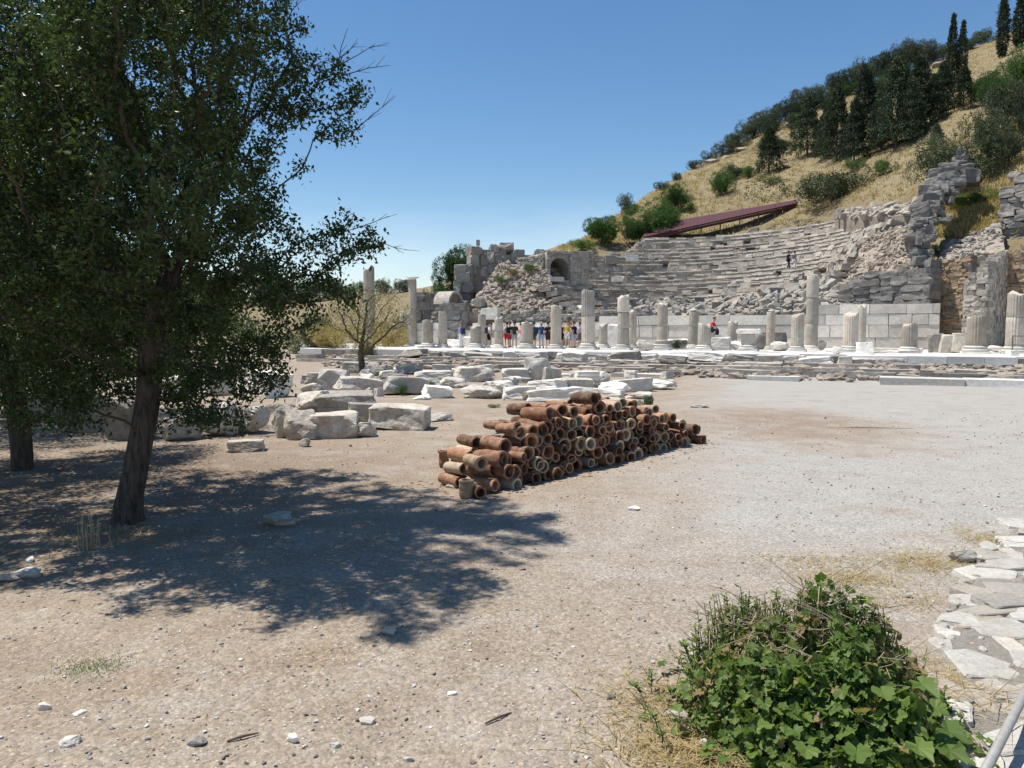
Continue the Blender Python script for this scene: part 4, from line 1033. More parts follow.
for i, (px, py) in enumerate([(455, 470), (447, 480), (463, 478), (452, 488), (615, 461), (600, 464), (640, 455), (575, 470), (590, 466), (470, 503)]):
    rock(px, py, random.uniform(6, 14), random.uniform(3, 6), f"pale lump of broken rubble at the foot of the pipe stack, {ordw(i+1)} of ten", 'rock', 'marble', 'stone', 'loose_stone', 'rubble lumps around the pipe stack', .8, bev=.04, sink=.01)
# ================================================================ stone edging at the right
def edging():
    r = thing('stone_edging', 'low edging wall top of irregular pale flat stones beside the bush', 'stone edging')
    L = [on(1012, 535), on(985, 570), on(958, 615), on(950, 645), on(960, 690), on(925, 735), on(880, 790), on(850, 830)]
    mb = MB(); 
    for k in range(len(L)-1):
        a, b = L[k], L[k+1]; n = 4
        q = [(a.x, a.y), (b.x, b.y), (b.x+1.45, b.y), (a.x+1.45, a.y)]
        mb.add([(x, y, -.1) for x, y in q]+[(x, y, .04) for x, y in q], [[0, 1, 2, 3], [7, 6, 5, 4], [0, 4, 5, 1]][::-1], .5)
    mb.build('mortar_bed', MT['mortar'], r)
    mb = MB()
    for k in range(420):
        y = random.uniform(2.4, 6.1); x = np.interp(y, [p.y for p in L][::-1], [p.x for p in L][::-1])+random.uniform(-.06, 1.2); s_ = random.uniform(.012, .05)
        put_rock(mb, (x, y, .04), (s_*1.4, s_, s_*.8), rot=rotz(random.uniform(0, 6.28)))
    kind(mb.build('bedding_chips', MT['flagstone'], r), 'stuff')
    ys = [p.y for p in L][::-1]; xs = [p.x for p in L][::-1]
    y = 2.3
    while y < 6.25:
        h = random.uniform(.12, .36); x = np.interp(y, ys, xs)+random.uniform(-.05, .07); x1 = x+random.uniform(1.3, 1.6)
        while x < x1:
            wv = random.uniform(.12, .55); cx_, cy_ = x+wv/2, y+h/2+random.uniform(-.05, .05); n = random.choice([5, 6, 7, 8])
            th = random.uniform(.048, .072); pts = []; ph = random.uniform(0, 6.28)
            for k in range(n):
                a = ph+2*math.pi*k/n+random.uniform(-.3, .3); q = (abs(math.cos(a))**4+abs(math.sin(a))**4)**-.25
                for zz in (-.06, th*random.uniform(.8, 1.05)): pts.append((wv*.5*math.cos(a)*q*random.uniform(.8, 1.05), h*.52*math.sin(a)*q*random.uniform(.8, 1.05), zz))
            V, Fc = eroded(np.array(pts)/np.array([wv, h, .2]), 2, .03); mb = MB(); mb.add(V*np.array([wv, h, .2]), Fc, random.random()**.7)
            o = mb.build('coping_stone', MT['flagstone'], r); o.location = (cx_, cy_, random.uniform(-.02, .01)); o.rotation_euler = (random.gauss(0, .03), random.gauss(0, .03), random.gauss(0, .3))
            x += wv*random.uniform(.76, .92)
        y += h*.74
edging()
rock(972, 633, 60, 10, 'largest bright white slab lying on the stone edging', 'rock', 'marble', 'stone slab', 'stone_slab', None, .8, yaw=.3, z=.02, bev=.04)
rock(1010, 612, 44, 8, 'second pale slab behind the largest white slab on the edging', 'block', 'flagstone', 'stone slab', 'stone_slab', None, .8, yaw=.2, z=.03, bev=.04)
def steelpipe():
    a, b = on(955, 830, .16), on(1060, 625, .16)
    mb = MB(); tube(mb, [a, b], .017, 16); o = mb.build('steel_pipe', MT['steel'], None, True); tag(o, 'straight galvanised steel pipe lying along the stone edging', 'pipe')
steelpipe()
# iron railing by the drum stack
def railing():
    p0, p1 = lin(1012, 47.2, ZS), lin(1120, 47.2, ZS); r = thing('metal_railing', 'thin dark metal railing at the platform edge', 'railing', p0)
    d = Vector(p1-p0); mb = MB(); tube(mb, [(0, 0, 0), (0, 0, .95)], .03, 8); mb.build('post', MT['ruststeel'], r)
    for z in (.5, .92):
        mb = MB(); tube(mb, [(.03, 0, z), tuple(d+Vector((0, 0, z)))], .022, 6); mb.build('rail', MT['ruststeel'], r)
    mb = MB(); put_rock(mb, (0, 0, .1), (.4, .4, .3), random.choice(BLOCKS), rotz(0)); mb.build('footing', MT['marble'], r)
railing()
# ================================================================ trees
def grow(trunk, lobes, n_attr, step=.11, infl=.9, kill=.20, seed=1, clump=1.6, thr=-.12, maxit=140):
    rs = np.random.default_rng(seed); A = []
    vol = np.array([l[3]**3 for l in lobes])**.68; vol /= vol.sum()
    while len(A) < n_attr:
        l = lobes[rs.choice(len(lobes), p=vol)]
        d = rs.normal(size=3); d /= np.linalg.norm(d); r = l[3]*rs.random()**(1/2.4)
        p = np.array(l[:3])+d*r*np.array([1, 1, .9])
        if p[2] < .75: continue
        if mnoise.noise(Vector(p*clump)+Vector((seed, 0, 0))) < thr: continue
        A.append(p)
    A = np.array(A); N = [np.array(t, float) for t in trunk]; par = [-1]+list(range(len(trunk)-1))
    best = np.full(len(A), 1e9); who = np.zeros(len(A), int); alive = np.ones(len(A), bool)
    def upd(ids):
        P = np.array([N[i] for i in ids])
        d = np.linalg.norm(A[:, None]-P[None], axis=2); j = d.argmin(1); m = d[np.arange(len(A)), j]
        b = m < best; best[b] = m[b]; who[b] = np.array(ids)[j[b]]
    upd(list(range(len(N))))
    for it in range(maxit):
        alive &= best > kill
        if not alive.any(): break
        rad = infl if (alive & (best < infl)).any() else best[alive].min()+.05
        sel = np.where(alive & (best < rad))[0]
        new = []
        for nd in np.unique(who[sel]):
            at_ = A[sel[who[sel] == nd]]-N[nd]; dv = (at_/np.linalg.norm(at_, axis=1)[:, None]).sum(0)
            dv = dv/(np.linalg.norm(dv)+1e-9)+rs.normal(size=3)*.22+np.array([0, 0, .04]); dv /= np.linalg.norm(dv)
            q = N[nd]+dv*step
            N.append(q); par.append(int(nd)); new.append(len(N)-1)
        if not new: break
        upd(new)
    return np.array(N), np.array(par)
def pipe_radii(N, par, tip, root):
    n = len(N); cnt = np.zeros(n); ch = np.zeros(n, int)
    for i in range(n-1, 0, -1): ch[par[i]] += 1
    for i in range(n-1, -1, -1):
        if ch[i] == 0: cnt[i] += 1
        if par[i] >= 0: cnt[par[i]] += cnt[i]
    p = math.log(cnt[0])/math.log(root/tip)
    return tip*cnt**(1/p), ch
def limb_mesh(mb, N, par, rad, sel, sides):
    idx = np.array([i for i in range(len(N)) if par[i] >= 0 and sel(rad[i])])
    if len(idx) == 0: return
    P, C = N[par[idx]], N[idx]; d = C-P; L = np.linalg.norm(d, axis=1)[:, None]; d = d/L
    up = np.where(np.abs(d[:, 2:3]) < .9, np.array([[0, 0, 1.]]), np.array([[1., 0, 0]])); a = np.cross(d, up); a /= np.linalg.norm(a, axis=1)[:, None]; b = np.cross(d, a)
    r0 = np.minimum(rad[par[idx]], rad[idx]*1.25)[:, None]; r1 = rad[idx][:, None]
    V = np.zeros((len(idx), 2*sides, 3))
    for k in range(sides):
        c, s_ = math.cos(2*math.pi*k/sides), math.sin(2*math.pi*k/sides)
        V[:, k] = P-d*r0*.3+(a*c+b*s_)*r0; V[:, sides+k] = C+d*r1*.3+(a*c+b*s_)*r1
    f = np.array([[k, sides+k, sides+(k+1) % sides, (k+1) % sides] for k in range(sides)])
    F_ = (f[None]+(np.arange(len(idx))*2*sides)[:, None, None]).reshape(-1, 4)
    mb.add(V.reshape(-1, 3), F_, .5)
def leaves(mb, P, n_per, spread, lmin, lmax, wr=.5, seed=2, up=.25, tmax=1.0, droop=0):
    rs = np.random.default_rng(seed); n = len(P)*n_per
    c = np.repeat(P, n_per, 0)+rs.normal(size=(n, 3))*spread
    d = rs.normal(size=(n, 3)); d[:, 2] += up; d /= np.linalg.norm(d, axis=1)[:, None]
    o = rs.normal(size=(n, 3)); s_ = np.cross(d, o); s_ /= np.linalg.norm(s_, axis=1)[:, None]; nn = np.cross(s_, d)
    l = rs.uniform(lmin, lmax, (n, 1)); w_ = l*wr*rs.uniform(.8, 1.1, (n, 1))
    V = np.stack([c, c+d*l*.5+s_*w_*.5+nn*w_*.14, c+d*l-nn*l*.12*rs.random((n, 1)), c+d*l*.5-s_*w_*.5+nn*w_*.14], 1).reshape(-1, 3)
    i = np.arange(n)*4
    F_ = np.stack([i, i+1, i+2, i+3], 1)
    # clump tone varies slowly, leaf tone fast
    mb.add(V, F_, np.clip(rs.random(n)*tmax, 0, 1))
def lob(px, py, Y, r): p = at(px, py, Y); return (p.x, p.y, p.z, r)
def big_tree():
    tb = on(128, 522); Y = tb.y
    tr = [Vector((tb.x, Y, gz(tb.x, Y)-.05)), at(128, 515, Y), at(131, 496, Y), at(137, 465, Y+.02), at(143, 430, Y+.03), at(147, 400, Y+.05), at(150, 370, Y+.05), at(152, 345, Y+.05), at(157, 320, Y+.05), at(163, 295, Y)]
    lobes = [lob(60, 60, 6.8, 1.25), lob(170, 40, 6.6, 1.05), lob(240, 20, 6.8, .62), lob(300, 72, 6.8, .28), lob(335, 68, 6.8, .24), lob(355, 92, 6.8, .20), lob(372, 140, 6.75, .20), lob(335, 118, 6.75, .25), lob(285, 110, 6.8, .4),
        lob(120, 180, 6.5, 1.3), lob(225, 170, 7, .62), lob(20, 220, 6.8, 1.2), lob(315, 225, 6.8, .42), lob(270, 255, 6.6, .72), lob(362, 240, 6.7, .25), lob(180, 300, 6.4, .85), lob(285, 318, 6.7, .48), lob(330, 300, 6.7, .26), lob(70, 330, 6.6, .75), lob(250, 375, 6.9, .34), lob(190, 395, 6.7, .42), lob(80, 395, 6.3, .42), lob(212, 408, 6.4, .28), lob(232, 418, 6.6, .2), lob(300, 345, 6.7, .4), lob(255, 350, 6.5, .5), lob(40, 400, 6.5, .36), lob(130, 400, 6.0, .32), lob(280, 375, 6.8, .25),
        lob(110, -110, 6.8, 1.7), lob(235, -70, 6.8, .75), lob(120, 130, 8.2, 1.3), lob(150, 210, 5.5, .75), lob(100, 60, 5.7, .9), lob(200, 330, 7.7, .7), lob(110, 270, 7.8, .9), lob(240, 300, 5.9, .35), lob(60, 300, 5.6, .5), lob(175, 80, 5.6, .6), lob(40, 120, 5.2, .8), lob(120, -60, 4.9, .8), lob(200, 20, 5.2, .55), lob(0, 260, 5.6, .6), lob(170, 200, 5.0, .5), lob(80, 40, 4.9, .6), lob(-60, 120, 6.0, 1.0)]
    N, par = grow([tuple(t) for t in tr], lobes, 8400, seed=5, kill=.13, step=.085, infl=.75, clump=1.5, thr=-.16)
    rad, ch = pipe_radii(N, par, .0030, .098)
    nt_ = len(tr)
    rad[:nt_] *= np.interp(np.arange(nt_), [0, 1, 2, 3, nt_-1], [1.55, 1.3, 1.12, 1.05, 1.0])
    r = thing('evergreen_tree', 'large small-leaved evergreen tree with single leaning trunk and wide dark crown', 'tree', tr[0]); inv = -np.array(tr[0])
    mb = MB()
    pts = [Vector(N[i])+Vector(inv) for i in range(nt_)]
    # one continuous trunk with knobbly section
    sides, rings = 18, []; sub = 6; PP = []; RR = []
    for i in range(nt_-1):
        for k in range(sub): t = k/sub; PP.append(pts[i].lerp(pts[i+1], t)); RR.append(rad[i]*(1-t)+rad[i+1]*t)
    V = []
    for j, (p, q) in enumerate(zip(PP, RR)):
        for k in range(sides):
            a = 2*math.pi*k/sides; rr = q*(1+.16*mnoise.noise((math.cos(a)*1.3, math.sin(a)*1.3, p.z*1.6))+.07*mnoise.noise((math.cos(a)*4, math.sin(a)*4, p.z*3)))
            V.append((p.x+rr*math.cos(a), p.y+rr*math.sin(a), p.z))
    mb.add(V, np.array([[j*sides+k, j*sides+(k+1) % sides, (j+1)*sides+(k+1) % sides, (j+1)*sides+k] for j in range(len(PP)-1) for k in range(sides)]), .5)
    mb.build('trunk', MT['bark'], r, True)
    mb = MB(); limb_mesh(mb, N+inv, par, np.where(np.arange(len(N)) < nt_-1, 0, rad), lambda q: q > .012, 7); mb.build('limbs', MT['bark'], r, True)
    mb = MB(); limb_mesh(mb, N+inv, par, np.where(np.arange(len(N)) < nt_-1, 0, rad), lambda q: 0 < q <= .012, 4)
    # bare dead twigs reaching out of the outline
    for px, py, dx, dy in [(350, 60, 34, -18), (352, 66, 44, -8), (340, 62, 8, -34), (368, 125, 36, -30), (372, 240, 26, 8), (330, 56, 18, -20), (365, 222, 30, -12), (290, 20, 18, -22)]:
        q = np.array(at(px, py, 6.78)); j = int(np.linalg.norm(N-q, axis=1).argmin()); a = N[j]+inv; ppx = 6.8/F
        b = a+np.array([dx*ppx*1.1, random.uniform(-.05, .05), -dy*ppx*1.1]); m = (a+b)/2+rng.normal(size=3)*.02
        tube(mb, [a, m, b], [.006, .004, .002], 4)
        for k in range(4):
            t = random.uniform(.2, .9); c = a+(m-a)*2*t if t < .5 else m+(b-m)*(2*t-1); e = c+(b-a)*.25+rng.normal(size=3)*.05; tube(mb, [c, e], [.003, .0015], 3)
    mb.build('twigs', MT['twig'], r)
    lf = N[(rad < .0095) & (np.arange(len(N)) > nt_)]+inv
    print('tree nodes', len(N), 'leafy', len(lf))
    mb = MB(); lf = lf[np.array([mnoise.noise(Vector(q*3.2)) > -.36 for q in lf])]; leaves(mb, lf, 23, .052, .030, .058, .55, seed=3, up=.25); leaves(mb, lf[::2], 30, .036, .026, .050, .55, seed=9, up=.35)
    mb.build('crown', MT['leaf'], r)
big_tree()
def side_tree():
    tb = on(22, 470); Y = tb.y
    tr = [(tb.x, Y, -.05), tuple(at(22, 455, Y)), tuple(at(20, 430, Y)), tuple(at(15, 400, Y)), tuple(at(5, 360, Y)), tuple(at(-5, 320, Y))]
    lobes = [lob(-20, 280, Y, 1.1), lob(60, 350, Y, .55), lob(-60, 180, Y, 1.6), lob(20, 390, Y-.3, .45), lob(-40, 370, Y-.5, .8), lob(90, 300, Y+.8, .8), lob(30, 220, Y+1, 1.0), lob(-150, 250, Y, 1.6), lob(55, 418, Y+.2, .4), lob(10, 435, Y-.2, .42), lob(-20, 430, Y-.2, .5), lob(50, 395, Y-.4, .5), lob(100, 420, Y+.8, .35), lob(110, 400, Y+1.0, .5), lob(120, 340, Y+1.5, .7), lob(160, 380, Y+2.0, .5)]
    N, par = grow(tr, lobes, 3000, seed=11, kill=.15, step=.10)
    rad, ch = pipe_radii(N, par, .0035, .12); inv = -np.array(tr[0])
    r = thing('evergreen_tree', 'shaded second evergreen tree with short trunk behind the large tree, cut by the frame', 'tree', tr[0])
    mb = MB(); limb_mesh(mb, N+inv, par, rad, lambda q: q > .03, 10); mb.build('trunk', MT['bark'], r, True)
    mb = MB(); limb_mesh(mb, N+inv, par, rad, lambda q: q <= .03, 4); mb.build('limbs', MT['bark'], r, True)
    mb = MB(); leaves(mb, N[(rad < .014) & (np.arange(len(N)) > 6)]+inv, 26, .085, .035, .07, .5, seed=4); mb.build('crown', MT['leaf'], r)
side_tree()
def shade_tree(base, lobes, label, seed, tip=.004, root=.11, n=3400, leaf=(.05, .09), nl=26):
    r = thing('evergreen_tree', label, 'tree', base); inv = -np.array(base)
    tr = [tuple(base), (base[0]+.03, base[1], .5), (base[0]+.02, base[1]+.05, 1.0), (base[0]+.1, base[1], 1.5)]
    N, par = grow(tr, lobes, n, seed=seed, kill=.24, step=.15, infl=1.4, clump=1.0)
    rad, ch = pipe_radii(N, par, tip, root)
    mb = MB(); limb_mesh(mb, N+inv, par, rad, lambda q: q > .03, 9); mb.build('trunk', MT['bark'], r, True)
    mb = MB(); limb_mesh(mb, N+inv, par, rad, lambda q: q <= .03, 4); mb.build('limbs', MT['bark'], r, True)
    mb = MB(); leaves(mb, N[(rad < .018) & (np.arange(len(N)) > 4)]+inv, nl, .12, leaf[0], leaf[1], .5, seed=seed); mb.build('crown', MT['leaf'], r)
b = on(73, 412); shade_tree((b.x, b.y, -.05), [lob(70, 320, 15, 1.5), lob(150, 335, 14.5, 1.2), lob(0, 310, 15, 1.7), lob(110, 270, 15.5, 1.5), lob(215, 345, 15.5, .9), lob(-90, 290, 15, 1.8), lob(40, 375, 14.5, .6), lob(180, 300, 16, 1.2), lob(250, 335, 16.5, .7), lob(150, 335, 12.3, 1.0), lob(60, 330, 12.5, 1.3), lob(215, 345, 12.6, .8), lob(110, 300, 13, 1.2)], 'slim-trunked shady tree standing farther back, seen between the two nearer trunks', 31)
shade_tree((-10.6, 12.4, -.05), [(-10, 12.4, 3.2, 1.9), (-8.8, 12.8, 3.0, 1.3), (-11.5, 13.2, 3.4, 1.8), (-9.6, 11.2, 2.6, 1.3), (-8.6, 11.9, 4.0, 1.3), (-10.6, 13.6, 4.2, 1.6), (-8.2, 13.6, 2.4, 1.0)], 'outermost shady tree on the far side of the short-trunked tree, mostly outside the frame', 43)
shade_tree((-7.4, 6.2, -.05), [(-7.0, 6.2, 2.9, 1.5), (-6.2, 5.6, 2.6, 1.0), (-6.1, 7.0, 3.2, 1.2), (-8.2, 6.0, 3.4, 1.5), (-7, 5.2, 3.6, 1.2), (-5.7, 6.2, 4.0, .9)], 'leafy neighbour tree whose branches enter from the frame edge beside the large tree', 37)
def small_tree():
    tb = on(362, 374); Y = tb.y
    tr = [(tb.x, Y, -.05), tuple(at(362, 366, Y)), tuple(at(361, 357, Y))]
    lobes = [lob(340, 320, Y, .75), lob(370, 312, Y, .95), lob(394, 325, Y+.3, .75), lob(350, 300, Y, .8), lob(385, 300, Y, .7), lob(365, 335, Y-.3, .8), lob(408, 318, Y, .4)]
    N, par = grow(tr, lobes, 700, step=.15, infl=1.6, kill=.22, seed=21, clump=1.2, thr=-.3)
    rad, ch = pipe_radii(N, par, .007, .12); inv = -np.array(tr[0])
    r = thing('small_tree', 'thin-crowned yellowing little tree with forked trunk among white blocks', 'tree', tr[0])
    mb = MB(); limb_mesh(mb, N+inv, par, rad, lambda q: q > .02, 8); mb.build('trunk', MT['bark'], r, True)
    mb = MB(); limb_mesh(mb, N+inv, par, rad, lambda q: q <= .02, 4); mb.build('branches', MT['twig'], r)
    mb = MB(); leaves(mb, N[rad < .03]+inv, 15, .17, .045, .09, .45, seed=6); mb.build('crown', MT['sparse'], r)
small_tree()
# ---------------------------------------------------------------- hillside trees
def clump_tree(kind_, seed):
    """leaf-clump crown of unit height; returns (trunk mesh, crown mesh)"""
    rs = np.random.default_rng(seed); P = []
    if kind_ == 'pine':
        n = 1000
        for _ in range(n):
            t = rs.random()**.8; z = .08+.92*t; rr = .36*(1-t)**.75*(.55+.45*rs.random()**.5)*(1+.3*math.sin(t*37+seed))+.02
            a = rs.random()*6.283; rr *= 1+.25*math.sin(3*a+seed+t*4); P.append((rr*math.cos(a), rr*math.sin(a), z-rr*.1))
        ls, sp, npn = (.02, .05), .02, 13
    elif kind_ == 'cypress':
        for _ in range(420):
            t = rs.random(); rr = .10*min(1, (1-t)*2.2)**.8*min(1, .4+t*4)*(.6+.4*rs.random()**.5); a = rs.random()*6.283; P.append((rr*math.cos(a), rr*math.sin(a), .03+.97*t))
        ls, sp, npn = (.02, .05), .014, 12
    elif kind_ == 'broad':
        L = [(rs.normal()*.2, rs.normal()*.2, .32+rs.random()*.42, .2+.16*rs.random()) for _ in range(12)]
        for _ in range(2200):
            l = L[rs.integers(12)]; d = rs.normal(size=3); d /= np.linalg.norm(d); q = np.array(l[:3])+d*l[3]*(.75+.25*rs.random()**.5)
            if q[2] > .02: P.append(q)
        ls, sp, npn = (.018, .04), .02, 14
    else:
        L = [(rs.normal()*.27, rs.normal()*.27, .18+rs.random()*.48, .18+.20*rs.random()) for _ in range(13)]
        for _ in range(1100):
            l = L[rs.integers(13)]; d = rs.normal(size=3); d /= np.linalg.norm(d); q = np.array(l[:3])+d*l[3]*(.6+.4*rs.random()**.5)
            if q[2] > .02: P.append(q)
        ls, sp, npn = (.022, .05), .026, 12
    P = np.array(P); mb = MB(); leaves(mb, P, npn, sp, ls[0], ls[1], .45, seed=seed, up=.3)
    cm = mb.mesh('crown', MT['pine']); tb = MB()
    tube(tb, [(0, 0, -.12), (.005, 0, .1), (0, .004, .5), (0, 0, .85)], [.03, .024, .014, .004] if kind_ != 'cypress' else [.015, .012, .008, .002], 8)
    for k in range(10):
        a = rs.random()*6.28; z = .12+.06*k; q = .22*(1-.08*k); tube(tb, [(0, 0, z), (q*math.cos(a), q*math.sin(a), z+.05)], [.010, .003], 5)
    return tb.mesh('trunk', MT['bark'], True), cm
TM = {k: [clump_tree(k, s_+i) for i in range(4)] for k, s_ in (('pine', 30), ('cypress', 40), ('bush', 50), ('broad', 60))}
CM = {}
def htree(k, px, py, wpx, hpx, label, mat, cat='tree', name=None, group=None, pt=None):
    p = pt or hill_at(px, py); d = p.y; i = random.randrange(4)
    key = (k, i, mat)
    if key not in CM:
        m = TM[k][i][1].copy(); m.materials[0] = MT[mat]; CM[key] = m
    r = thing(name or {'pine': 'pine_tree', 'cypress': 'cypress_tree', 'bush': 'bush', 'broad': 'bush'}[k], label, cat, p, group, random.uniform(0, 6.28))
    h = hpx*d/F; wd = wpx*d/F/{'pine': .78, 'cypress': .24, 'bush': 1.25, 'broad': 1.0}[k]
    if k == 'bush': h /= .92
    for nm, me in (('trunk', TM[k][i][0]), ('crown', CM[key])):
        o = link(nm if k != 'bush' or nm == 'trunk' else 'foliage', me, r); o.scale = (wd, wd, h)
G1 = 'dark pines in the hillside grove'
for i, (px, py, wv, hv) in enumerate([(807, 157, 38, 62), (822, 160, 30, 54), (838, 162, 42, 80), (852, 164, 34, 62), (864, 152, 44, 84), (880, 152, 36, 76), (894, 148, 52, 92), (908, 144, 38, 70), (921, 132, 42, 74), (934, 122, 40, 62), (944, 112, 30, 56)]):
    htree('pine', px+random.uniform(-3, 3), py, wv*random.uniform(.72, .98), hv*random.uniform(.70, 1.02), f"dark dense pine in the hillside grove, {ordw(i+1)} going up the slope", 'pine', group=G1)
htree('pine', 769, 174, 31, 44, 'lone dark cone-shaped pine standing apart below the hillside grove', 'pine')
htree('pine', 963, 110, 26, 40, 'small dark pine just above the olive thicket', 'pine')
htree('pine', 936, 147, 17, 22, 'tiny sparse sapling on open dry grass below the grove', 'olive')
htree('cypress', 951, 92, 11, 72, 'slim cypress spire rising from the top of the pine grove', 'pine')
htree('cypress', 961, 90, 10, 64, 'second slim cypress spire beside the grove top', 'pine')
htree('cypress', 1002, 58, 12, 62, 'tallest lone cypress spire near the hill crest', 'pine')
htree('cypress', 1019, 48, 14, 50, 'stout cypress at the very edge of the hill crest', 'pine')
for px, py, wv, hv, lb, mt in [
 (832, 203, 80, 36, 'wide rounded olive-green bush on dry grass above the seating', 'olive'), (965, 188, 76, 48, 'big olive thicket directly behind the boulder spine', 'olive'), (990, 168, 60, 50, 'tall olive bush upslope of the big thicket', 'olive'), (1018, 150, 50, 66, 'large grey-green bush at the frame edge of the slope', 'olive'), (1000, 118, 44, 40, 'mid-green bush below the lone cypress', 'green'), (985, 105, 30, 28, 'round bush beside the small dark pine', 'green'), (1022, 95, 36, 44, 'bright green bush at the frame edge near crest', 'green'),
 (940, 190, 44, 34, 'lower lobe of olive scrub touching the boulder spine', 'olive'), (975, 206, 40, 14, 'low green shrub on the grass slope right of the boulder spine', 'weed'), (935, 255, 12, 12, 'small green shrub at the foot of the grass slope', 'weed'),
 (722, 196, 21, 24, 'small dark round bush on open dry slope', 'green'), (731, 180, 16, 14, 'smaller pale bush just above the dark round bush', 'olive'), (884, 175, 23, 16, 'yellowish-green cushion bush below the grove', 'weed'), (857, 170, 18, 11, 'faded low bush at the foot of the pines', 'weed'), (686, 203, 16, 9, 'yellowish low cushion bush in the lower dry slope', 'weed'), (690, 212, 16, 9, 'second yellowish cushion bush right below the first', 'weed'),
 (671, 213, 24, 26, 'dark green bush on the slope above the maroon roof', 'green'), (640, 246, 26, 26, 'bright green bush against the low end of the maroon roof', 'green'), (657, 242, 42, 38, 'largest bright green bush hugging the maroon roof', 'green'), (602, 245, 38, 27, 'dark rounded bush above the left end of the seating', 'green'), (626, 216, 20, 20, 'dark bush on the lower skyline of the slope', 'olive'), (630, 228, 16, 12, 'pale bush under the lower skyline bush', 'weed'), (582, 250, 30, 10, 'low yellow-green scrub on the skyline beside the vault wall', 'weed'), (770, 186, 16, 8, 'thin tuft bush below the lone cone-shaped pine', 'weed'), (748, 178, 18, 11, 'faded bush left of the lone cone-shaped pine', 'weed')]:
    htree('broad' if mt == 'green' or wv > 60 and random.random() < .5 else 'bush', px, py, wv, hv*1.05, lb, mt, 'bush')
for i, (px, wv, hv) in enumerate([(660, 14, 8), (676, 12, 9), (694, 14, 9), (708, 16, 10), (722, 24, 12), (735, 28, 16), (748, 28, 16), (760, 30, 20), (774, 24, 18), (786, 28, 20), (800, 22, 20), (808, 26, 22), (822, 26, 20), (838, 28, 24), (853, 30, 30), (866, 26, 22), (880, 28, 24), (893, 26, 24), (904, 28, 30), (918, 26, 26), (930, 24, 18), (944, 24, 14), (966, 20, 12), (985, 26, 14)]):
    d = np.interp(px, HC[:, 0], HC[:, 5])-2; y = np.interp(px, HC[:, 0], HC[:, 6]); p = at(px, y+2, d); p.z = hill_z(p.x, p.y)-.3
    htree('bush', px, 0, wv, hv*1.15, f"dark scrub bush on the hill crest, {ordw(i+1)} from the low end of the skyline", random.choice(['olive', 'olive', 'pine']), 'bush', group='scrub along the hill crest', pt=p)
for i in range(26):
    px = random.uniform(720, 800)+i*4.5; ysk = np.interp(px, HC[:, 0], HC[:, 6]); py = ysk+random.uniform(4, 34)
    htree('bush', px, py, random.uniform(10, 24), random.uniform(7, 15), f"low dark bush scattered under the hill crest, {ordw(i+1)} of the scatter", random.choice(['olive', 'pine', 'green']), 'bush', group='scattered bushes under the crest')
# rocks breaking out of the hill crest
for i, (px, dy, wv, hv) in enumerate([(700, 4, 12, 5), (712, 7, 16, 6), (726, 10, 10, 6), (742, 12, 16, 6), (790, 12, 14, 8), (810, 16, 10, 8), (925, 8, 22, 8), (940, 12, 18, 7), (958, 4, 14, 6), (666, 4, 9, 4)]):
    p = hill_at(px, np.interp(px, HC[:, 0], HC[:, 6])+dy); k = p.y/F; V, Fc = hull_mesh(rock_pts(.5), .03); mb = MB(); mb.add(V*np.array([wv*k, wv*k*.7, hv*k*1.4]), Fc, random.random())
    o = mb.build('outcrop', MT['rubble']); o.location = p; tag(o, f"pale rock outcrop near the hill crest, {ordw(i+1)} of ten", 'rock', 'outcrops near the crest')
# far greenery behind the ruins
p = at(453, 292, 84); p.z = max(hill_z(p.x, p.y), 0)
htree('broad', 0, 0, 44, at(453, 249, 84).z and (at(453, 249, 84).z-p.z)*F/84, 'round-crowned dark green tree behind the dark blocky ruin', 'green', 'tree', 'broadleaf_tree', pt=p)
for i, (px, py, wv, hv, mt) in enumerate([(436, 296, 22, 18, 'green'), (470, 285, 20, 14, 'weed'), (425, 300, 30, 8, 'olive'), (400, 303, 26, 8, 'olive'), (384, 302, 20, 10, 'olive'), (360, 304, 30, 12, 'green'), (340, 304, 26, 16, 'green'), (320, 306, 34, 18, 'olive'), (290, 306, 34, 20, 'green'), (260, 308, 34, 22, 'olive'), (225, 308, 36, 22, 'green'), (190, 310, 40, 24, 'olive'), (150, 312, 40, 24, 'green'), (100, 312, 50, 28, 'olive'), (40, 314, 50, 28, 'green')]):
    p = at(px, py+6, 104 if px < 420 else 80); p.z = max(hill_z(p.x, p.y), 0)-.2
    htree('bush', px, 0, wv, hv+8, f"distant low tree along the horizon left of the ruins, {ordw(i+1)} away from the ruin", mt, 'tree', 'distant_tree', 'distant trees on the low horizon', pt=p)
for i, (px, py, d, wv, hv, mt) in enumerate([(388, 340, 56, 44, 34, 'dry'), (332, 342, 52, 50, 34, 'dry'), (425, 318, 66, 30, 24, 'sparse'), (398, 325, 70, 34, 30, 'sparse'), (312, 345, 54, 60, 42, 'olive'), (365, 345, 48, 30, 18, 'sparse')]):
    p = at(px, py, d); p.z = max(0, hill_z(p.x, p.y))-.1
    htree('bush', px, 0, wv, hv, f"dry straw-coloured shrub before the far ruins, {ordw(i+1)} of six", mt, 'bush', 'dry_shrub', 'dry shrubs near the far columns', pt=p)
p = Vector(lin(677, 51.5, ZS)); htree('bush', 0, 0, 19, 11, 'dark grey-green shrub growing on the pavement between column bases', 'olive', 'bush', pt=p)
for i, (px, py) in enumerate([(500, 283), (512, 276), (520, 292), (545, 300), (530, 270), (555, 318), (540, 315)]):
    p = at(px, py, 65.5-(py-276)*.06); htree('bush', 0, 0, random.uniform(8, 15), random.uniform(5, 8), f"dry tuft of weeds on the pale rubble slope, {ordw(i+1)} of seven", random.choice(['sparse', 'weed']), 'plant', 'weed_tuft', 'weeds on the rubble slope', pt=p)
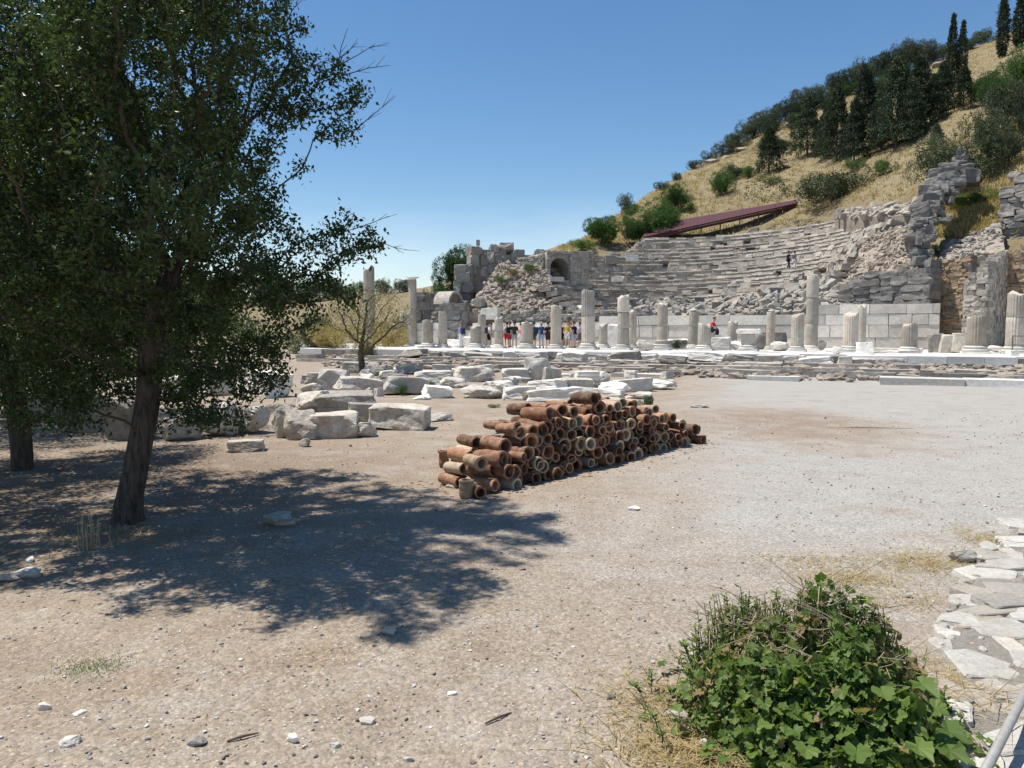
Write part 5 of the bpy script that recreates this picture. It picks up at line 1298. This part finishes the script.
# weeds near the pipes and blocks
for px, py, wv, hv, lb, mt in [(647, 408, 14, 13, 'green weed sprouting behind the crest of the pipe stack', 'green'), (402, 396, 10, 12, 'pale green weed between the front white blocks', 'weed'), (428, 388, 14, 8, 'low green weed in front of the small trapezoid block', 'weed'), (541, 472, 12, 8, 'small green weed at the foot of the stack', 'weed'), (452, 468, 9, 7, 'tiny weed beside the upright flared pipe', 'weed'), (625, 457, 9, 22, 'tall dry stalky weed leaning on the stack face', 'sparse'), (495, 408, 12, 4, 'flat green weed on bare dirt behind the stack', 'weed')]:
    p = on(px, py); htree('bush', 0, 0, wv, hv, lb, mt, 'plant', 'weed', pt=p)
# ================================================================ leafy bush in the foreground
def lobed_leaf(mb, c, d, nrm, size, tone):
    d = d/np.linalg.norm(d); s_ = np.cross(d, nrm); s_ /= np.linalg.norm(s_)+1e-9; nn = np.cross(s_, d)
    ang = np.array([0, 24, 52, 72, 92, 108, 126, 144, 162, 180, 198, 216, 234, 252, 268, 288, 308, 336]); rad = np.array([.10, .36, .44, .40, .54, .44, .48, .40, .52, .58, .52, .40, .48, .44, .54, .40, .44, .36])
    rad = rad*np.random.uniform(.84, 1.14, 18)
    V = [c+d*size*.40-nn*size*.06]
    for a, q in zip(np.radians(ang+180), rad): V.append(c+d*size*(.40+math.cos(a)*q)+s_*size*math.sin(a)*q+nn*size*(.22*abs(math.sin(a))*q-.30*q*q+random.uniform(-.04, .04)))
    mb.add(V, np.array([[0, k, k % 18+1] for k in range(1, 19)]), tone)
def leafy_bush():
    np.random.seed(3)
    base = on(816, 740); B0 = np.array(base); r = thing('leafy_bush', 'low spreading green bush with lobed leaves and dry twigs beside the edging', 'bush', base)
    def hgt(x, y):  # dome profile in local coordinates
        q = ((x-.02)/(.52+.10*mnoise.noise((y*3, 2, 7))))**2+((y-.12)/.62)**2
        e = .46-.10*x+.10*max(0, y)+.20*mnoise.noise((x*3.4+5, y*3.4, 0))+.16*mnoise.noise((x*8, y*8, 3))
        return max(0, 1-q)**.5*max(.08, e)
    mb, st, dry = MB(), MB(), MB()
    k = 0
    while k < 7500:
        x, y = random.uniform(-.68, .68), random.uniform(-.52, .78); h = hgt(x, y)
        if h <= .03: continue
        z = h*(1-random.random()**1.9*.85); k += 1
        g = np.array([hgt(x-.05, y)-hgt(x+.05, y), hgt(x, y-.05)-hgt(x, y+.05), .16]); g /= np.linalg.norm(g)
        out = g+np.random.normal(size=3)*.35; d = np.array([x, y-.1, 0])*.8+np.random.normal(size=3)*.7; d[2] -= .25
        back = y > .18
        size = random.choice([.02, .024, .028, .033, .038, .044, .05])*random.uniform(.85, 1.15)*(1.35 if y < -.1 else 1)*(.55 if back else 1)
        if back and random.random() < .45: continue
        dn = mnoise.noise((x*3+9, y*3, 1)); dr = random.random() < (.06 if not (y > -.02 and dn > -.1) else .5) or (x > .25 and y > -.05 and random.random() < .45)
        lobed_leaf(mb, np.array([x, y, z]), d, out, size, random.uniform(.94, 1) if dr else random.uniform(0, .88))
        if random.random() < .3: tube(st, [(x, y, z), (x*.9+random.gauss(0, .02), y*.95, z-.10)], [.0022, .003], 4)
    # trailing side leaves
    for _ in range(240):
        a = random.uniform(0, 6.28); x, y = .55*math.cos(a)+.03, .12+.6*math.sin(a); x += random.gauss(0, .05); y += random.gauss(0, .05)
        lobed_leaf(mb, np.array([x, y, random.uniform(.02, .12)]), np.array([math.cos(a), math.sin(a), -.1]), np.array([random.gauss(0, .3), random.gauss(0, .3), 1]), random.uniform(.03, .07), random.uniform(0, .95))
    for x, y, s_ in [(.30, -.38, .12), (.16, -.44, .12), (.38, -.14, .10), (-.05, -.45, .11), (.24, -.30, .11), (-.35, -.34, .09), (.1, -.3, .10), (.36, -.26, .12), (-.2, -.4, .1)]:
        lobed_leaf(mb, np.array([x, y, hgt(x, y)+.06]), np.array([x, y-.2, -.1]), np.array([.1, -.5, 1]), s_, random.uniform(.2, .7))
    # upright leafy stems at the back and left
    for k in range(240):
        if k < 160: x, y = random.uniform(-.45, .5), random.uniform(.2, .7)
        elif k < 210: x, y = random.uniform(.25, .66), random.uniform(0, .5)
        else: x, y = random.uniform(-.68, -.3), random.uniform(-.1, .5)
        h0 = max(hgt(x, y), .08); H = h0+random.uniform(-.02, .09)*random.choice([.4, 1, 1]); lx, ly = random.gauss(0, .04), random.gauss(0, .04)
        pts = [(x, y, 0), (x+lx*.3, y+ly*.3, H*.5), (x+lx, y+ly, H)]; tube(st, pts, [.004, .003, .0018], 4)
        nl = random.choice([0, 8, 14, 18]) if random.random() < .8 else 0
        for j in range(nl):
            t = random.uniform(.45, 1); a = random.uniform(0, 6.28); c = np.array([x+lx*t, y+ly*t, H*t]); d = np.array([math.cos(a), math.sin(a), .5])
            l = random.uniform(.018, .036); s_ = np.array([-math.sin(a), math.cos(a), 0])*l*.28
            mb.add([c, c+d*l*.5+s_, c+d*l, c+d*l*.5-s_], np.array([[0, 1, 2, 3]]), random.uniform(.1, .95))
    for k in range(420):
        x, y = random.gauss(.12, .28), random.gauss(.22, .22); h = max(hgt(x, y), .05); a = random.uniform(0, 6.28); l = random.uniform(.06, .26)
        d = Vector((math.cos(a), math.sin(a), random.uniform(-.1, .7)))*l; p = Vector((x, y, h*random.uniform(.75, 1.02))); m = p+d*.5+Vector((0, 0, random.gauss(0, .02)))
        tube(dry, [p, m, p+d], [.0024, .002, .001], 4)
    r.scale = (.95, .95, 1.02); mb.build('foliage', MT['leaf_bush'], r); st.build('stems', MT['weed'], r); dry.build('dry_twigs', MT['drytwig'], r)
leafy_bush()
# dry straw on the ground: round the bush, along the edging, below the trees
def straw():
    mb = MB()
    def patch(px, py, rx, ry, n, h0, h1):
        c = on(px, py)
        for _ in range(n):
            x, y = c.x+random.gauss(0, rx), c.y+random.gauss(0, ry); a = random.uniform(0, 6.28); h = random.uniform(h0, h1)*random.choice([.25, .3, .4, .9]); fl = random.uniform(1.5, 5)
            ww = random.uniform(.0009, .0022); z = gz(x, y)
            dx, dy = math.cos(a), math.sin(a)
            mb.add([(x-dy*ww, y+dx*ww, z), (x+dy*ww, y-dx*ww, z), (x+dx*h*fl*.5+dy*ww, y+dy*h*fl*.5-dx*ww, z+h*.7), (x+dx*h*fl*.5-dy*ww, y+dy*h*fl*.5+dx*ww, z+h*.7), (x+dx*h*fl, y+dy*h*fl, z+h*.8)], [[0, 1, 2, 3], [3, 2, 4]], random.random())
    patch(660, 715, .13, .16, 900, .02, .07); patch(700, 760, .2, .1, 1200, .02, .07); patch(740, 765, .2, .1, 800, .02, .08); patch(935, 700, .16, .14, 1000, .02, .09)
    patch(850, 578, .22, .10, 1100, .02, .05); patch(925, 562, .18, .14, 1100, .02, .06); patch(995, 545, .12, .22, 900, .02, .07); patch(820, 560, .3, .10, 700, .02, .05); patch(900, 600, .2, .12, 400, .02, .05); patch(905, 665, .2, .12, 220, .02, .06); patch(650, 690, .2, .2, 150, .01, .04)
    patch(60, 545, .35, .18, 300, .02, .06); patch(110, 535, .3, .2, 280, .02, .08); patch(165, 535, .25, .15, 200, .02, .06); patch(20, 545, .3, .2, 200, .02, .05); patch(230, 550, .5, .2, 160, .02, .05); patch(325, 656, .12, .05, 90, .01, .03); patch(590, 600, 1.0, .6, 200, .01, .025); patch(520, 700, .9, .3, 260, .008, .02)
    kind(mb.build('straw', MT['dry']), 'stuff')
    g = MB(); mb2 = mb; mb = g
    c = on(90, 667)
    for _ in range(700):
        x, y = c.x+random.gauss(0, .09), c.y+random.gauss(0, .07); a = random.uniform(0, 6.28); h = random.uniform(.006, .02); dx, dy = math.cos(a), math.sin(a); z = gz(x, y)
        g.add([(x-dy*.002, y+dx*.002, z), (x+dy*.002, y-dx*.002, z), (x+dx*h, y+dy*h, z+h)], np.array([[0, 1, 2]]), random.random())
    tag(g.build('weed_patch', MT['weed']), 'flat patch of short green weed on the bare dirt near the corner', 'weed')
straw()
# bare stalk clump beside trunk, twigs lying about
def stalks():
    mb = MB(); c = on(92, 548)
    for k in range(26):
        x, y = c.x+random.gauss(0, .04), c.y+random.gauss(0, .04); tube(mb, [(x, y, 0), (x+random.gauss(0, .03), y, random.uniform(.12, .3))], [.004, .002], 4)
    tag(mb.build('dry_stalks', MT['drytwig']), 'upright clump of brown dry stalks beside the tree trunk', 'plant')
    for px, py, l, a, lb in [(500, 722, .07, .5, 'short dark twig lying on dirt near the lower middle'), (243, 742, .06, .3, 'thin twig beside small angular stone at the lower edge'), (870, 428, .7, -.1, 'long stick lying on gravel near the brown patch')]:
        p = on(px, py); t = MB(); tube(t, [(-l, 0, .006), (0, .01, .012), (l, .03, .006)], [.004, .006, .003], 5); o = t.build('twig', MT['twig']); o.location = (p.x, p.y, gz(p.x, p.y)); o.rotation_euler.z = a; tag(o, lb, 'twig')
stalks()
# ================================================================ people
def skin_mesh(name, verts, edges, radii, mat, root=0, sub=1):
    me = bpy.data.meshes.new(name); me.from_pydata(verts, edges, []); o = bpy.data.objects.new(name, me); COL.objects.link(o)
    o.modifiers.new('s', 'SKIN'); sv = me.skin_vertices[0].data
    for i, q in enumerate(radii): sv[i].radius = q if hasattr(q, '__len__') else (q, q); sv[i].use_root = i == root
    m = o.modifiers.new('u', 'SUBSURF'); m.levels = m.render_levels = sub
    dg = bpy.context.evaluated_depsgraph_get(); nm = bpy.data.meshes.new_from_object(o.evaluated_get(dg)); nm.name = name
    bpy.data.objects.remove(o); bpy.data.meshes.remove(me)
    nm.materials.clear(); nm.materials.append(mat); nm.polygons.foreach_set('use_smooth', [True]*len(nm.polygons))
    return nm
CLO = {}
def cloth(c):
    if c not in CLO: CLO[c] = simple('cloth_%d' % (len(CLO)), c, .9, .1, .06, 20)
    return CLO[c]
def pose(kind_, sd):
    rs = random.Random(sd); w_ = rs.uniform(-.03, .03)
    J = dict(pel=(0, 0, .95), bel=(0, 0, 1.08), che=(0, .01, 1.26), nec=(0, 0, 1.44), nk2=(0, .02, 1.52), hd0=(0, .025, 1.58), hd1=(0, .03, 1.66), hd2=(0, .01, 1.72), nos=(0, .135, 1.615))
    for sgn, n in ((-1, 'l'), (1, 'r')):
        J['sh'+n] = (sgn*.17, 0, 1.38); J['el'+n] = (sgn*.235, -.03, 1.11); J['wr'+n] = (sgn*.24, .05, .88); J['pa'+n] = (sgn*.24, .07, .82)
        J['hp'+n] = (sgn*.095, 0, .90); J['kn'+n] = (sgn*.11, .02, .49); J['an'+n] = (sgn*.115, -.01, .09); J['to'+n] = (sgn*.135, .15, .035); J['he'+n] = (sgn*.115, -.05, .04)
    if kind_ == 'armsup':
        J['elr'] = (.26, .12, 1.22); J['wrr'] = (.12, .26, 1.45); J['par'] = (.10, .28, 1.51)
    if kind_ == 'hip':
        J['ell'] = (-.34, -.08, 1.14); J['wrl'] = (-.17, .03, 1.0); J['pal'] = (-.13, .07, .98)
    if kind_ == 'walk':
        J['knl'] = (-.1, .18, .52); J['anl'] = (-.1, .22, .10); J['tol'] = (-.11, .38, .06); J['hel'] = (-.1, .18, .06); J['knr'] = (.1, -.02, .48); J['anr'] = (.1, -.26, .16); J['tor'] = (.11, -.15, .035); J['her'] = (.1, -.33, .15)
    if kind_ == 'sit':
        for k in J:
            x, y, z = J[k]
            if k[:2] in ('kn', 'an', 'to', 'he') and k != 'he': pass
        d = .48
        for k in list(J):
            x, y, z = J[k]; J[k] = (x, y, z-d)
        for sgn, n in ((-1, 'l'), (1, 'r')):
            J['kn'+n] = (sgn*.14, .42, .46); J['an'+n] = (sgn*.13, .40, .08); J['to'+n] = (sgn*.14, .56, .035); J['he'+n] = (sgn*.13, .36, .04)
            J['el'+n] = (sgn*.27, .16, .70); J['wr'+n] = (sgn*.14, .34, .56); J['pa'+n] = (sgn*.12, .38, .53)
        for k in ('che', 'nec', 'nk2', 'hd0', 'hd1', 'hd2', 'nos', 'shl', 'shr'):
            x, y, z = J[k]; J[k] = (x, y+(z-.45)*.28, z-.03)
    return J
def person(px, footz, off_or_d, face, kind_, label, top, bottom, hair=(.05, .035, .025), longp=False, pack=None, hat=None, dress=None, h=1.7, abs_d=None, seat=0):
    d = abs_d; p = at(px, 340, d); p.z = footz
    r = thing('person', label, 'person', p, rz=face); S = h/1.76; r.scale = (S, S, S)
    J = pose(kind_, px); names = list(J); ix = {n: i for i, n in enumerate(names)}
    V = [J[n] for n in names]
    Ed = [('pel', 'bel'), ('bel', 'che'), ('che', 'nec'), ('nec', 'nk2'), ('nk2', 'hd0'), ('hd0', 'hd1'), ('hd1', 'hd2'), ('hd0', 'nos')]
    for n in 'lr': Ed += [('che', 'sh'+n), ('sh'+n, 'el'+n), ('el'+n, 'wr'+n), ('wr'+n, 'pa'+n), ('pel', 'hp'+n), ('hp'+n, 'kn'+n), ('kn'+n, 'an'+n), ('an'+n, 'to'+n), ('an'+n, 'he'+n)]
    RD = dict(pel=.13, bel=.125, che=.135, nec=.065, nk2=.055, hd0=.085, hd1=.098, hd2=.075, nos=.018, sh=.062, el=.042, wr=.028, pa=.033, hp=.092, kn=.058, an=.04, to=.034, he=.036)
    rd = [RD[n] if n in RD else RD[n[:-1]] for n in names]; E2 = [(ix[a], ix[b]) for a, b in Ed]
    # fingers
    for n, sg in (('l', -1), ('r', 1)):
        w_, a = np.array(J['wr'+n]), np.array(J['pa'+n]); fd = (a-w_)/np.linalg.norm(a-w_); sd = np.cross(fd, (sg, 0, 0)); sd = sd/(np.linalg.norm(sd)+1e-9)
        for k, (o_, l) in enumerate([(-.030, .075), (-.010, .085), (.010, .080), (.029, .065)]):
            b = a+sd*o_+fd*.02; m = b+fd*l*.6; e = m+fd*l*.5+np.array((-sg*.012, 0, 0)); i0 = len(V)
            V += [tuple(b), tuple(m), tuple(e)]; rd += [.010, .009, .008]; E2 += [(ix['pa'+n], i0), (i0, i0+1), (i0+1, i0+2)]
        b = w_+fd*.03-sd*.03; e = b+fd*.045-sd*.025; i0 = len(V); V += [tuple(b), tuple(e)]; rd += [.011, .009]; E2 += [(ix['wr'+n], i0), (i0, i0+1)]
    link('body', skin_mesh('body', V, E2, rd, MT['skin'], 0), r)
    def sub(nm, nn, ed, rr, mat, cut=None):
        VV = [J[n] if isinstance(n, str) else n for n in nn]; link(nm, skin_mesh(nm, VV, ed, rr, mat, 0), r)
    mid = lambda a, b, t: tuple(np.array(J[a])*(1-t)+np.array(J[b])*t)
    sub('shirt', ['bel', 'che', mid('che', 'nec', .8), 'shl', mid('shl', 'ell', .75), 'shr', mid('shr', 'elr', .75), mid('pel', 'bel', .2)], [(0, 1), (1, 2), (1, 3), (3, 4), (1, 5), (5, 6), (0, 7)], [.142, .152, .075, .078, .064, .078, .064, .15], cloth(top))
    t = .95 if longp else .8
    low = 'an' if longp else 'kn'
    lg = [mid('knl', 'anl', .92), mid('knr', 'anr', .92)] if longp else [mid('hpl', 'knl', .92), mid('hpr', 'knr', .92)]
    if longp: sub('trousers', ['pel', 'hpl', 'knl', lg[0], 'hpr', 'knr', lg[1]], [(0, 1), (1, 2), (2, 3), (0, 4), (4, 5), (5, 6)], [.148, .106, .078, .066, .106, .078, .066], cloth(bottom))
    else: sub('shorts', ['pel', 'hpl', lg[0], 'hpr', lg[1]], [(0, 1), (1, 2), (0, 3), (3, 4)], [.148, .108, .088, .108, .088], cloth(bottom))
    hm = MB(); hc = np.array(J['hd1'])+np.array((0, -.022, .02)); n = 10
    Vh = []
    for j in range(7):
        for k in range(16):
            th = math.pi*.62*j/6; a = 2*math.pi*k/16; fr = 1 if math.sin(a) < .3 else .62
            Vh.append(hc+np.array([.105*math.sin(th*fr)*math.cos(a), .122*math.sin(th*fr)*math.sin(a), .12*math.cos(th*fr)]))
    hm.add(Vh, [[j*16+k, (j+1)*16+k, (j+1)*16+(k+1) % 16, j*16+(k+1) % 16] for j in range(6) for k in range(16)], .5)
    hm.build('hair', cloth(hair), r, True)
    em = MB()
    for sg in (-1, 1): put_rock(em, np.array(J['hd0'])+np.array((sg*.033, .088, .055)), (.022, .014, .014), random.choice(PEB), np.eye(3))
    put_rock(em, np.array(J['hd0'])+np.array((0, .088, -.022)), (.045, .012, .012), random.choice(PEB), np.eye(3)); em.build('face_features', cloth((.12, .05, .04)), r)
    for sg in (-1, 1):
        e2 = MB(); put_rock(e2, np.array(J['hd0'])+np.array((sg*.098, -.005, .045)), (.025, .04, .06), random.choice(PEB), np.eye(3)); e2.build('ear', MT['skin'], r)
    for n in 'lr':
        sm = MB(); a, b = np.array(J['he'+n]), np.array(J['to'+n]); c = (a+b)/2; put_rock(sm, (c[0], c[1], max(.045, c[2])), (.10, .29, .085), random.choice(BLOCKS), np.eye(3)); sm.build('shoe', cloth((.5, .5, .5) if n and px % 2 else (.08, .07, .07)), r)
    if hat:
        m = MB(); c = np.array(J['hd1'])+np.array((0, 0, .035))
        lathe(m, [(.17, 0, 0), (.172, .012, 0), (.108, .02, 0), (.102, .075, 0), (.07, .105, 0)], 20, c=tuple(c)); m.build('hat', cloth(hat), r, True)
    if pack:
        V2, F2 = hull_mesh(block_pts(0, .03), .12, 3); m = MB(); c = np.array(J['che'])+np.array((0, -.205, -.05)); m.add(V2*np.array([.28, .17, .42])+c, F2, .5)
        o = m.build('backpack', cloth(pack), r, True)
        for sg in (-1, 1):
            s_ = MB(); tube(s_, [c+np.array((sg*.1, .06, .19)), np.array(J['nec'])+np.array((sg*.11, -.06, -.02)), np.array(J['nec'])+np.array((sg*.11, .09, -.08)), np.array(J['che'])+np.array((sg*.12, .15, -.05))], .018, 6); s_.build('strap', cloth(pack), o)
navy, blk, wht, gry, den = (.02, .03, .07), (.012, .012, .015), (.72, .72, .74), (.25, .25, .26), (.16, .24, .38)
DP = 51.3
def P_(px, *a, d=DP, **k): person(px, ZS, None, a[0]*3.2+random.uniform(-.4, .4), *a[1:], abs_d=d+random.uniform(-.9, 1.3), **k)
P_(461, .2, 'hip', 'visitor in light blue shirt and long white skirt-like trousers standing alone', (.16, .30, .62), wht, hair=(.22, .10, .06), longp=True, pack=(.03, .04, .09), h=1.66)
P_(489, -.4, 'stand', 'visitor in white shirt and black shorts carrying a dark backpack', wht, blk, pack=(.04, .04, .06), h=1.7)
P_(507, .1, 'stand', 'visitor in bright red shorts with white and black backpack', (.5, .5, .52), (.55, .02, .03), pack=(.03, .03, .035), h=1.72)
P_(514.5, -.1, 'stand', 'visitor in grey shorts with a black backpack next to red shorts', blk, (.32, .31, .30), pack=(.05, .05, .05), h=1.76)
P_(510, .3, 'stand', 'dark-haired visitor in black half hidden behind the red-shorts backpacker', blk, navy, h=1.74, d=52.4)
P_(521, -.3, 'hip', 'visitor in pink shirt and white shorts beside thick fluted stump', (.65, .22, .30), wht, h=1.62)
P_(534, .2, 'stand', 'visitor in dark teal top with dark shorts emerging behind thick fluted stump', (.03, .09, .13), (.10, .09, .08), pack=(.02, .05, .09), h=1.72)
P_(541.5, 0, 'hip', 'broad visitor in navy shirt and light denim shorts', (.05, .08, .18), (.30, .42, .60), hair=(.35, .30, .26), h=1.72)
P_(548, -.2, 'stand', 'visitor all in black beside the denim-shorts visitor', blk, (.03, .03, .04), h=1.72, d=50.9)
P_(561, .2, 'stand', 'visitor in dark navy peeping out behind the tall pale column', navy, blk, h=1.7, d=52.5)
P_(567.5, -.1, 'armsup', 'tall visitor in mustard top and pale shorts raising a hand', (.55, .36, .10), (.60, .58, .58), hair=(.20, .12, .05), h=1.86)
P_(574, .1, 'hip', 'visitor in black-navy top and lilac-grey shorts near the tallest column', (.015, .018, .035), (.30, .30, .38), h=1.74)
P_(580, .4, 'stand', 'visitor in pale lilac shirt tucked against the tallest column', (.45, .42, .52), (.12, .12, .14), h=1.7, d=52.2)
P_(570.5, 0, 'stand', 'visitor in white shirt partly hidden between mustard and navy tops', wht, (.20, .22, .28), h=1.68, d=52.6)
P_(552, 0, 'stand', 'visitor in light blue shirt almost hidden behind the tall pale column', (.35, .5, .7), gry, h=1.7, d=53)
def hi(px, py): 
    return at(px, py, 0)
pz = lin(711, 55.0, 0); person(711, ZS+.78, None, -2.2, 'sit', 'seated visitor in red shirt and dark trousers among column stumps', (.62, .03, .04), (.03, .03, .05), hair=(.12, .07, .05), longp=True, h=1.72, abs_d=pz[1]-.1)
# two walkers on the theatre
for px, dd, top, bot, lb in [(786.5, 0, blk, (.02, .02, .03), 'walker dressed all in black high on the theatre seating'), (792.5, .2, (.10, .11, .13), wht, 'walker in grey top and white trousers high on the theatre seating')]:
    d = 66.0+dd; z = at(px, 269.5, d).z
    person(px, z, None, -1.2, 'walk', lb, top, bot, longp=True, h=1.55, abs_d=d)
